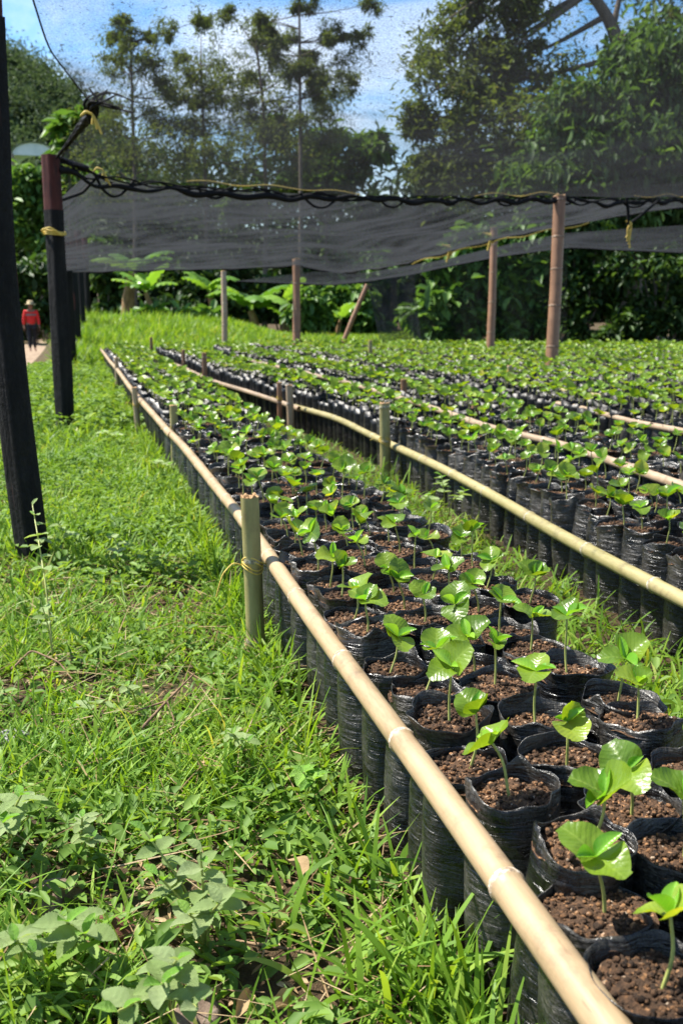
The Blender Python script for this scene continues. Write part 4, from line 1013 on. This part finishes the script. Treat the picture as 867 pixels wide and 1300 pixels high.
def twig(pts, r, label):
    P = smooth_path(np.array([pz(x, y, z) for x, y, z in pts[0]]), 30); b = P[0].copy(); mb = MB()
    add_tube(mb, P - b, np.linspace(r, r * .5, 30) * (1 + .15 * np.sin(np.arange(30) * 1.7)), 7)
    for br in pts[1:]:
        Q = smooth_path(np.array([pz(x, y, z) for x, y, z in br]), 16); add_tube(mb, Q - b, np.linspace(r * .7, r * .3, 16), 6)
    o = mb.build('twig', M['twig']); o.location = b; tag(o, label, 'twig')
twig([[(180, 925, .05), (212, 890, .07), (247, 855, .08)], [(212, 890, .07), (222, 915, .05), (215, 935, .03)], [(212, 890, .07), (165, 905, .06)]], .0042, 'forked brown twig lying on the grass, left of centre')
twig([[(15, 850, .05), (40, 825, .07), (75, 840, .06), (92, 862, .04)], [(75, 840, .06), (105, 832, .05)]], .0035, 'curved brown twig on the bare soil at far left')
twig([[(255, 975, .02), (300, 955, .04), (352, 945, .03)]], .0025, 'thin straight dry stick in the middle of the grass')
twig([[(300, 1195, .02), (370, 1205, .03), (440, 1225, .03), (480, 1255, .02)]], .003, 'pale dry stem lying beside the bags at the lower centre')
def dry_leaf(xp, yp, L, seed, label):
    V, F = leaf_shape(L, L * .55, 13, 9, .5, .3, .12, .5, fold=.4, seed=seed); r = random.Random(seed)
    b = pz(xp, yp, .03); o = MB().add(V, F).build('dry_leaf', M['litter']); o.location = b; o.location.z = float(gz(b[0], b[1])) + .035
    o.rotation_euler = (r.uniform(-.2, .4), r.uniform(-.4, .4), r.uniform(0, 6.3)); tag(o, label, 'dry leaf')
dry_leaf(412, 1055, .04, 1, 'curled dry leaf close to the bags, beside the grey bag feet')
dry_leaf(385, 1118, .06, 2, 'largest curled dry leaf, below the middle of the pale front rail')
dry_leaf(372, 1158, .045, 3, 'narrow dry leaf just in front of the largest dry leaf')
dry_leaf(320, 1268, .04, 4, 'small tan dry leaf at the bottom edge, right of the serrated weed')
dry_leaf(345, 1290, .05, 5, 'brown dry leaf touching the bottom edge of the picture')
dry_leaf(258, 972, .035, 6, 'small pale dry leaf in the grass near the straight stick')

# ------------------------------------------------------------------ trees, shrubs, bananas
def crown_leaves(centers, radii, per, L, Wr, droop=-.3, spread=.6, flat=.8, soft=False):
    mb = MB()
    C = np.repeat(np.asarray(centers, float), per, 0); R = np.repeat(np.asarray(radii, float), per)
    n = len(C); dirs = rng.normal(size=(n, 3)); dirs /= np.linalg.norm(dirs, axis=1)[:, None]
    pos = C + dirs * (R * np.minimum(np.abs(rng.normal(.7, .48, n)), 2.1))[:, None] * np.array([1, 1, flat])
    if soft:
        ax = np.repeat(rng.uniform(.45, 1.6, (len(centers), 3)), per, 0)
        pos = C + rng.normal(0, .56, (n, 3)) * R[:, None] * ax * np.array([1, 1, flat])
    Ls = rng.uniform(*L, n)
    V, F = leaf6(n, pos, rng.uniform(0, 6.28, n), droop + rng.normal(0, spread, n), Ls, Ls * rng.uniform(*Wr, n)); mb.add(V, F); return mb

def tree(base, label, trunk_pts, trunk_r, clusters, cr, per, L, Wr, mat, name='tree', droop=-.3, branch=True, group='trees behind the shade nets', sub=15):
    b = np.array([base[0], base[1], float(gz(base[0], base[1])) - .1]); t = thing(name, tuple(b), label, 'tree', group)
    TP = smooth_path(np.array(trunk_pts) - b, 30); mb = MB(); add_tube(mb, TP, np.linspace(trunk_r, trunk_r * .35, 30) * (1 + .08 * np.sin(np.arange(30))), 12)
    cl = np.array(clusters) - b
    allc, allr = [], []
    for c, r_ in zip(cl, cr):
        j = int(np.argmin(np.linalg.norm(TP - (c - np.array([0, 0, r_ * 1.2])), axis=1))); j = max(6, min(j, 28))
        if branch: add_tube(mb, smooth_path(np.array([TP[j], (TP[j] + c) / 2 + rng.normal(0, r_ * .15, 3) - (0, 0, r_ * .1), c]), 10), np.linspace(trunk_r * .28, trunk_r * .06, 10), 7)
        for q in range(sub):
            d_ = rng.normal(size=3); d_ /= np.linalg.norm(d_); c2 = c + d_ * r_ * rng.uniform(.25, 1.75) * np.array([1, 1, .75])
            if branch: add_tube(mb, smooth_path(np.array([c, (c + c2) / 2 + rng.normal(0, .05, 3), c2]), 6), np.linspace(trunk_r * .06, trunk_r * .02, 6), 4)
            allc.append(c2); allr.append(r_ * rng.uniform(.3, .85))
    mb.build('trunk', M['bark'], t)
    crown_leaves(allc, allr, per, L, Wr, droop, soft=True).build('crown', mat, t)
    return t

def T(xb, d, trunk, cl, label, tr, L, Wr, mat, per=60, **kw):
    if 'droop' not in kw: cl = cl + [(x + rng.normal(0, 1.1 * r), y + rng.normal(0, .9 * r), dd + rng.normal(0, .4), r * rng.uniform(.3, .6)) for x, y, dd, r in cl if r < 50 and not (425 < x < 585) for _ in range(2)]; kw['sub'] = 8
    tr = tr * .75
    base = px(xb, 400, d); pts = [np.array([base[0], base[1], -.2])] + [px(x, y, d + dd) for x, y, dd in trunk]
    return tree((base[0], base[1]), label, pts, tr, [px(x, y, d + dd) for x, y, dd, _ in cl], [r / FPX * d for *_, r in cl], per, L, Wr, mat, **kw)
D = 29
T(170, D, [(172, 250, 0), (168, 120, 0), (166, 40, 0)], [(165, 36, 0, 14), (150, 85, .5, 22), (190, 80, -.5, 24), (215, 42, 0, 14), (160, 140, 0, 40), (210, 130, 1, 38), (130, 190, 0, 42), (190, 200, -1, 50), (225, 185, 1, 40)], 'feathery olive tree at the left, behind the gathered net corner', .11, (.07, .17), (.26, .4), M['tree_a'], 80)
T(262, D + 1, [(262, 260, 0), (258, 140, 0), (255, 70, 0)], [(240, 92, 0, 26), (268, 75, 1, 24), (290, 105, 0, 28), (255, 150, 0, 44), (300, 160, 1, 40), (265, 205, -1, 50), (310, 215, 0, 44)], 'bushy olive tree second from the left behind the net', .12, (.07, .17), (.26, .4), M['tree_a'], 80)
T(335, D, [(338, 260, 0), (335, 140, 0), (325, 50, 0)], [(318, 50, 0, 22), (345, 70, 0, 22), (330, 110, 1, 36), (365, 140, 0, 36), (335, 180, -1, 48), (380, 200, 0, 44), (300, 120, 0, 20)], 'rounded olive tree between the bushy one and the slender tall one', .12, (.07, .17), (.26, .4), M['tree_a'], 80)
T(381, D - 2, [(382, 260, 0), (381, 120, 0), (380, 0, 0), (378, -70, 0)], [(384, 4, 0, 12), (415, 45, 0, 13), (440, 75, 0, 16), (395, 85, 0, 17), (425, 110, 0, 18), (460, 45, 0, 10), (468, 5, 0, 12), (350, 55, 0, 12), (372, 95, 0, 14), (410, 150, 0, 20), (380, -45, 0, 16), (335, 25, 0, 8)], 'slender tall tree with a bare upper trunk and sparse tufts', .1, (.06, .16), (.24, .36), M['tree_a'], 85)
T(415, D + 3, [(415, 270, 0), (412, 190, 0)], [(400, 215, 0, 34), (425, 185, 0, 28), (415, 240, 0, 36), (370, 240, 0, 36)], 'low light green bush-tree below the slender tall tree', .14, (.3, .5), (.3, .42), M['tree_b'], 50)
D = 25
T(800, D, [(806, 260, 0), (797, 120, 0), (785, 50, 0), (770, 15, 0), (735, -25, 0), (700, -70, 0)], [(550, 75, 1, 22), (660, 150, -1, 50), (590, 150, 0, 40), (600, 215, 0, 36), (740, 110, 1, 46), (560, 110, 0, 36), (610, 70, 1, 44), (560, 30, 0, 36), (600, 0, 1, 36), (650, 20, 0, 30), (540, 150, 0, 18), (620, 130, 0, 50), (680, 100, 0, 50), (570, 180, 0, 34), (640, 190, 1, 50), (700, 170, -1, 50), (535, 205, 0, 12), (560, 230, 0, 26), (690, -50, 0, 60), (810, -60, 0, 60), (845, 10, 1, 50), (600, -60, 0, 40), (630, 240, 0, 40)], 'big olive-brown tree with a thick leaning limb, upper right', .42, (.1, .24), (.3, .45), M['tree_a'], 100)
T(880, D - 2, [(880, 260, 0), (872, 150, 0), (860, 80, 0)], [(760, 130, 0, 48), (820, 90, 0, 52), (870, 70, 0, 50), (720, 200, 0, 48), (780, 200, 0, 52), (840, 170, 0, 55), (880, 140, 0, 55), (690, 235, 0, 40), (760, 250, 0, 44), (830, 240, 0, 50), (890, 220, 0, 55)], 'leafy bright green tree cut by the right edge, drooping leaves', .3, (.16, .34), (.34, .5), M['tree_b'], 130, droop=-.8)
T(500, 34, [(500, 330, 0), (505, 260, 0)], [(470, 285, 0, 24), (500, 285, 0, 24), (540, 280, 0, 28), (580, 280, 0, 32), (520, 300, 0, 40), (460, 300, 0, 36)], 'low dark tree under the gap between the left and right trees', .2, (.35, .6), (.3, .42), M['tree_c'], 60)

def shrub(xb, d, cl, label, L, Wr, mat, per=60, droop=-.6, group='shrubs along the back of the nursery', name='shrub', cat='shrub'):
    base = px(xb, 425, d); b = np.array([base[0], base[1], float(gz(base[0], base[1])) - .05]); t = thing(name, tuple(b), label, cat, group)
    mb = MB(); C = []; R = []
    for x, y, dd, r in cl:
        c = px(x, y, d + dd) - b; add_tube(mb, smooth_path(np.array([[rng.normal(0, .15), rng.normal(0, .15), 0], c * .5 + (rng.normal(0, .1), 0, .1), c]), 10), np.linspace(.035, .008, 10), 6)
        r = r / FPX * d
        for q in range(6):
            dv = rng.normal(size=3); dv /= np.linalg.norm(dv); C.append(c + dv * r * rng.uniform(.3, 1)); R.append(r * rng.uniform(.35, .6))
    mb.build('stems', M['bark'], t); crown_leaves(C, R, per, L, Wr, droop, .5).build('foliage', mat, t); return t
D = 22.5
shrub(590, D, [(570, 330, 0, 26), (600, 310, 0, 28), (560, 380, 0, 28), (610, 360, 0, 30), (585, 410, 0, 26), (550, 420, 0, 20), (530, 400, 0, 18)], 'broad-leaved shrub behind the hanging net, left of the slimmer brown pole', (.22, .4), (.5, .65), M['shrub_a'], 50)
shrub(665, D, [(640, 300, 0, 26), (680, 290, 0, 26), (650, 350, 0, 30), (690, 340, 0, 28), (660, 395, 0, 28), (640, 420, 0, 22), (690, 415, 0, 22)], 'tall drooping-leaved shrub between the two brown poles', (.22, .4), (.5, .65), M['shrub_a'], 50)
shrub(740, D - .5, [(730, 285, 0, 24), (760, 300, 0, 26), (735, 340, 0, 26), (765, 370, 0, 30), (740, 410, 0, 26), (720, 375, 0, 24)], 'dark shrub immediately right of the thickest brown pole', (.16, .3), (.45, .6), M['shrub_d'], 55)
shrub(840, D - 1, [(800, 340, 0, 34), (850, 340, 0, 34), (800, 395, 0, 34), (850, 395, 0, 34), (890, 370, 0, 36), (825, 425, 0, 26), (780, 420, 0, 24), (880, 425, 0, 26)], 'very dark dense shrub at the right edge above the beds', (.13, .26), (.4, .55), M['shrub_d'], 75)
shrub(830, D + 1, [(800, 280, 0, 26), (840, 270, 0, 26), (875, 285, 0, 26), (820, 305, 0, 24)], 'bright broad-leaved shrub top under the hem at far right', (.22, .42), (.5, .65), M['shrub_a'], 55)
D = 27
shrub(450, D, [(430, 380, 0, 24), (460, 370, 0, 22), (465, 405, 0, 22), (425, 408, 0, 18), (480, 340, 1, 24), (400, 395, 0, 18)], 'glossy bright shrub beside the brown leaning pole', (.25, .42), (.45, .6), M['shrub_a'], 46)
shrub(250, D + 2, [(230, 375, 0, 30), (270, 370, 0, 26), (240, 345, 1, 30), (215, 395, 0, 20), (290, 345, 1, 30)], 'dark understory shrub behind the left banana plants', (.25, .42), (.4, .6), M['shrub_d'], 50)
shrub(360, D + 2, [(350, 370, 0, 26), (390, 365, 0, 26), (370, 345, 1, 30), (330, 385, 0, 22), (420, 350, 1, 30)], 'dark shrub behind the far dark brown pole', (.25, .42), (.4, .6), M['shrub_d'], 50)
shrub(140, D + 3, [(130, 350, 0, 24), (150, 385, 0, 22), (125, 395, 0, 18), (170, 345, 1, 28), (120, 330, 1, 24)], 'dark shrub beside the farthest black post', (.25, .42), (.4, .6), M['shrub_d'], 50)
shrub(215, 25, [(205, 395, 0, 14), (235, 398, 0, 14), (180, 400, 0, 10), (260, 396, 0, 14)], 'low sunlit bush at the foot of the banana plants', (.2, .4), (.4, .6), M['shrub_a'], 40)
shrub(400, 25, [(390, 385, 0, 16), (410, 395, 0, 14), (395, 410, 0, 12), (375, 400, 0, 12)], 'pale-leaved bush right of the dark brown pole', (.2, .36), (.45, .6), M['shrub_a'], 40)
D = 42
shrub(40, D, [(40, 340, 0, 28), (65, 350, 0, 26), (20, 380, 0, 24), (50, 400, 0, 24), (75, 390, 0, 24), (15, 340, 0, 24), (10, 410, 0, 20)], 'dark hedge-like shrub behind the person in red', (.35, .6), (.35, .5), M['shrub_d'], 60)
shrub(65, D + 4, [(30, 260, 0, 22), (60, 270, 0, 22), (35, 300, 0, 22), (65, 310, 0, 20), (35, 235, 0, 20), (60, 225, 0, 18), (80, 240, 0, 20), (25, 225, 0, 16), (95, 225, 0, 20), (75, 265, 0, 20)], 'yellow-green bush in front of the pale arched roof', (.4, .6), (.4, .5), M['shrub_a'], 60)
shrub(95, 34, [(90, 175, 0, 12), (85, 160, 0, 9), (100, 150, 0, 9), (80, 190, 0, 8)], 'sunlit banana-like leaf tuft left of the gathered net corner', (.6, 1.1), (.3, .4), M['shrub_a'], 10)

def banana(xb, yb, d, h, n, label, seed, L=1.5, stem=.13, leafm='banana'):
    r = random.Random(seed); b = px(xb, yb, d); z0 = float(gz(b[0], b[1])); t = thing('banana_plant', (b[0], b[1], z0), label, 'banana plant', 'banana plants at the back')
    P = smooth_path(np.array([[0, 0, -.1], [.03, 0, h * .5], [r.uniform(-.15, .15), 0, h]]), 16); mb = MB(); add_tube(mb, P, np.linspace(stem, stem * .5, 16), 12); mb.build('trunk', M['bstem'], t)
    for k in range(n):
        nu, nv = 22, 7; Ll = L * r.uniform(.75, 1.15); Wd = Ll * .34; u = np.linspace(0, 1, nu); v = np.linspace(-1, 1, nv)
        U, Vv = np.meshgrid(u, v, indexing='ij'); prof = np.clip((U - .12) / .1, 0.06, 1) * np.sqrt(np.clip(1 - ((U - .5) / .52) ** 4, .01, 1))
        e0 = r.uniform(.7, 1.25); ang = e0 - (1.3 + r.uniform(-.3, .5)) * u
        yy = np.concatenate([[0], np.cumsum(np.cos(ang[:-1]) * Ll / (nu - 1))]); zz = np.concatenate([[0], np.cumsum(np.sin(ang[:-1]) * Ll / (nu - 1))])
        x = Vv * prof * Wd / 2; z = zz[:, None] - np.abs(Vv) * prof * Wd * .18 + .03 * np.sin(U * 40 + Vv * 3) * np.abs(Vv)
        a = k * 2.4 + r.uniform(-.5, .5) + seed; V = np.stack([x, yy[:, None] + 0 * x, z], -1).reshape(-1, 3)
        R = np.array(Matrix.Rotation(a, 3, 'Z')); MB().add(V @ R.T + P[-1], grid_faces(nu, nv)).build('leaf', M[leafm], t)
    return t
banana(192, 408, 25.5, .75, 9, 'bright low banana plant with broad pale leaves, left background', 1, 1.0, .1)
banana(163, 405, 26.5, 1.3, 6, 'banana plant with a thick brown leaning trunk, far left background', 2, 1.3, .22)
banana(322, 405, 26.5, .55, 9, 'largest banana plant with spreading fronds, centre-left background', 3, 1.5, .16)
banana(270, 400, 27.5, .9, 7, 'banana plant behind the pale thin pole', 4, 1.3, .13)
banana(362, 405, 27, .8, 6, 'banana plant with a brown trunk beside the dark brown pole', 5, 1.2, .15)
banana(428, 410, 25.5, .4, 6, 'small banana plant left of the leaning brown pole', 6, .9, .08)

# forest mass behind everything and hill
fm = MB(); C = []; R = []
for xx in np.arange(-30, 960, 24):
    for yy in np.arange((262 if 425 < xx < 520 else 205) if xx > 110 else 265, 420, 22):
        C.append(px(xx + rng.uniform(-12, 12), yy + rng.uniform(-12, 12), 52 + rng.uniform(-3, 6))); R.append(rng.uniform(1.0, 1.8))
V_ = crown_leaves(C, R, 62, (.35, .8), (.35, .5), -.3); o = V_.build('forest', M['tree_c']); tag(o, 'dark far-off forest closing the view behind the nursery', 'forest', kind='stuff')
# hill on the left
hx = np.linspace(-190, 90, 60); hy = np.linspace(110, 330, 50); HX, HY = np.meshgrid(hx, hy, indexing='ij')
pk = px(-60, 40, 190)
HZ = 58 * np.exp(-(((HX - (pk[0] - 26)) / 66) ** 2) ** 2 - ((HY - pk[1]) / 70) ** 2) * .92 + 4 * (vnoise(HX, HY, .05, 71) - .5) - 1.5
hb_ = MB().add(np.stack([HX, HY, HZ], -1), grid_faces(60, 50)); o = hb_.build('hill', M['hill']); tag(o, 'wooded hill rising behind the left end of the nursery', 'hill', kind='structure')
ii = rng.integers(0, 60 * 50, 9000); C = np.stack([HX.ravel()[ii] + rng.uniform(-2.5, 2.5, len(ii)), HY.ravel()[ii] + rng.uniform(-2, 2, len(ii)), HZ.ravel()[ii]], -1); keep = (HZ.ravel()[ii] > 2); C = C[keep]
a_, b_, d_ = project(C); C = C[(a_ > -30) & (a_ < 330) & (C[:, 1] < pk[1] + 25)]
R = rng.uniform(1.8, 4.2, len(C)); C[:, 2] += R * .5
o = crown_leaves(C, R, 150, (.4, .85), (.45, .65), -.1).build('hill_forest', M['hill_leaf_hazed']); tag(o, 'tree canopy covering the hillside at upper left', 'forest', kind='stuff')

sx_ = np.linspace(-30, 60, 50); sy_ = np.linspace(48, 100, 20); SX, SY = np.meshgrid(sx_, sy_, indexing='ij')
SZ = 6.2 * sstep(48, 60, SY) + 1.6 * (vnoise(SX, SY, .12, 77) - .5) - .6
o = MB().add(np.stack([SX, SY, SZ], -1), grid_faces(50, 16)).build('slope', M['hill']); tag(o, 'dark wooded slope behind the far forest', 'slope', kind='structure')

# arched pale shelter
c = px(45, 222, 62); z0 = 5.6
sh = thing('arched_shelter', (c[0], c[1], z0), 'pale arched shelter roof beyond the bushes, left of the second post', 'shelter')
topz = px(45, 181, 62)[2] - z0; wd = 1.35; eav = topz - .75
th = np.linspace(0, PI, 17); ys = np.linspace(0, 6, 8); A_, Y_ = np.meshgrid(th, ys, indexing='ij')
MB().add(np.stack([np.cos(A_) * wd, Y_, eav + np.sin(A_) * .75], -1), grid_faces(17, 8)).add(np.stack([np.cos(A_) * (wd - .04), Y_, eav - .04 + np.sin(A_) * .75], -1), grid_faces(17, 8)).build('roof', M['tarp'], sh)
ta = np.linspace(0, PI, 25); EV = np.vstack([np.stack([np.cos(ta) * (wd - .06), 0 * ta + .12, eav - .06 + np.sin(ta) * .74], -1), [[0, .12, eav - .06]], np.stack([np.cos(ta) * (wd - .06), 0 * ta + .18, eav - .06 + np.sin(ta) * .74], -1), [[0, .18, eav - .06]]])
j = np.arange(24); MB().add(EV, np.concatenate([np.stack([j, j + 1, np.full(24, 25)], -1), np.stack([j + 27, j + 26, np.full(24, 51)], -1)])).build('end_panel', M['tarp'], sh)
for sx_ in (-1, 1):
    for y_ in (0.05, 2.9, 5.9):
        mb = MB(); add_tube(mb, np.array([[sx_ * (wd - .05), y_, -1.2], [sx_ * (wd - .05), y_, eav / 2], [sx_ * (wd - .05), y_, eav]]), .09, 8); mb.build('post', M['timber'], sh)

# ------------------------------------------------------------------ person
def skin_obj(name, verts, edges, radii, mat, parent, root=0, sub=2):
    me = bpy.data.meshes.new(name); me.from_pydata([tuple(v) for v in verts], edges, []); me.materials.append(mat)
    o = link(name, me, parent)
    md = o.modifiers.new('Skin', 'SKIN'); md.use_smooth_shade = True
    if not me.skin_vertices: 
        bpy.context.view_layer.objects.active = o
    for i, r in enumerate(radii):
        me.skin_vertices[0].data[i].radius = r if isinstance(r, tuple) else (r, r)
    me.skin_vertices[0].data[root].use_root = True
    ss = o.modifiers.new('Sub', 'SUBSURF'); ss.levels = sub; ss.render_levels = sub
    return o
pc = px(47, 446, 34.8); pz0 = float(gz(pc[0], pc[1]))
pc[0] -= .12
pe = thing('person', (pc[0], pc[1], pz0 + .012), 'person in a red top and straw hat walking down the dirt path', 'person', None, (0, 0, .25))
def limb(bv, be, br, pts, rad, start):
    prev = start
    for p_, r_ in zip(pts, rad):
        bv.append(p_); br.append(r_); be.append((prev, len(bv) - 1)); prev = len(bv) - 1
    return prev
bv, be, br = [(0, 0, .92)], [], [(.14, .1)]
chest = limb(bv, be, br, [(0, 0, 1.05), (0, .0, 1.22), (0, .0, 1.36)], [(.135, .095), (.155, .105), (.12, .08)], 0)
head = limb(bv, be, br, [(0, -.01, 1.43), (0, -.015, 1.50), (0, -.015, 1.57), (0, -.01, 1.63)], [.05, .075, .085, .06], chest)
for s in (-1, 1):
    st_ = .06 * s
    limb(bv, be, br, [(.09 * s, 0, .86), (.1 * s, st_ - .02, .5), (.1 * s, st_ * 1.8 + .02, .1), (.105 * s, st_ * 1.8 - .04, .035), (.11 * s, st_ * 1.8 - .14, .03)], [.085, .058, .04, .036, .03], 0)
    h = limb(bv, be, br, [(.18 * s, 0, 1.36), (.235 * s, .01, 1.1), (.25 * s, -.05 * s - .03, .88), (.252 * s, -.05 * s - .06, .81)], [.055, .043, .03, .03], chest)
    for f in range(4):
        limb(bv, be, br, [(.252 * s, -.05 * s - .085 + .018 * f, .775), (.25 * s - .006 * s, -.05 * s - .09 + .02 * f, .735 - .006 * (f % 3)), (.243 * s - .01 * s, -.05 * s - .085 + .019 * f, .70 - .008 * (f % 3))], [.009, .008, .007], h)
    limb(bv, be, br, [(.245 * s, -.05 * s - .1, .80), (.235 * s, -.05 * s - .115, .765)], [.01, .008], h)
skin_obj('body', bv, be, br, M['skin'], pe)
jv, je, jr = [(0, 0, .88)], [], [(.165, .125)]
jc = limb(jv, je, jr, [(0, 0, 1.05), (0, 0, 1.24), (0, 0, 1.38)], [(.17, .125), (.18, .13), (.13, .1)], 0)
for s in (-1, 1): limb(jv, je, jr, [(.185 * s, 0, 1.365), (.238 * s, .01, 1.1), (.252 * s, -.05 * s - .03, .9)], [.072, .062, .05], jc)
skin_obj('jacket', jv, je, jr, M['jacket'], pe)
tv, te, tr_ = [(0, 0, .9)], [], [(.155, .118)]
for s in (-1, 1):
    st_ = .06 * s
    limb(tv, te, tr_, [(.09 * s, 0, .84), (.1 * s, st_ - .02, .5), (.1 * s, st_ * 1.8 + .02, .12)], [.1, .075, .06], 0)
skin_obj('trousers', tv, te, tr_, M['trousers'], pe)
mb = MB(); t_ = np.linspace(0, 2 * PI, 28, endpoint=False); V = []
for rr, z in ((.19, 1.60), (.2, 1.605), (.105, 1.625), (.1, 1.70), (.075, 1.735), (.01, 1.74)): V.append(np.stack([rr * np.cos(t_), rr * np.sin(t_) * 1.08 - .012, z + 0 * t_], -1))
i, j = np.meshgrid(np.arange(5), np.arange(28), indexing='ij'); mb.add(np.concatenate(V), np.stack([i * 28 + j, i * 28 + (j + 1) % 28, (i + 1) * 28 + (j + 1) % 28, (i + 1) * 28 + j], -1).reshape(-1, 4)); mb.build('straw_hat', M['straw'], pe)
V = [];
for z in (1.22, 1.28): V.append(np.stack([.193 * np.cos(t_), .142 * np.sin(t_), z + 0 * t_], -1))
j = np.arange(28); mb = MB().add(np.concatenate(V), np.stack([j, (j + 1) % 28, (j + 1) % 28 + 28, j + 28], -1)); mb.build('jacket_band', M['band'], pe)
mb = MB(); add_tube(mb, np.array([[0, .045, 1.60], [0, .05, 1.54], [0, .045, 1.48]]), [.075, .078, .06], 12); mb.build('hair', M['hair'], pe)
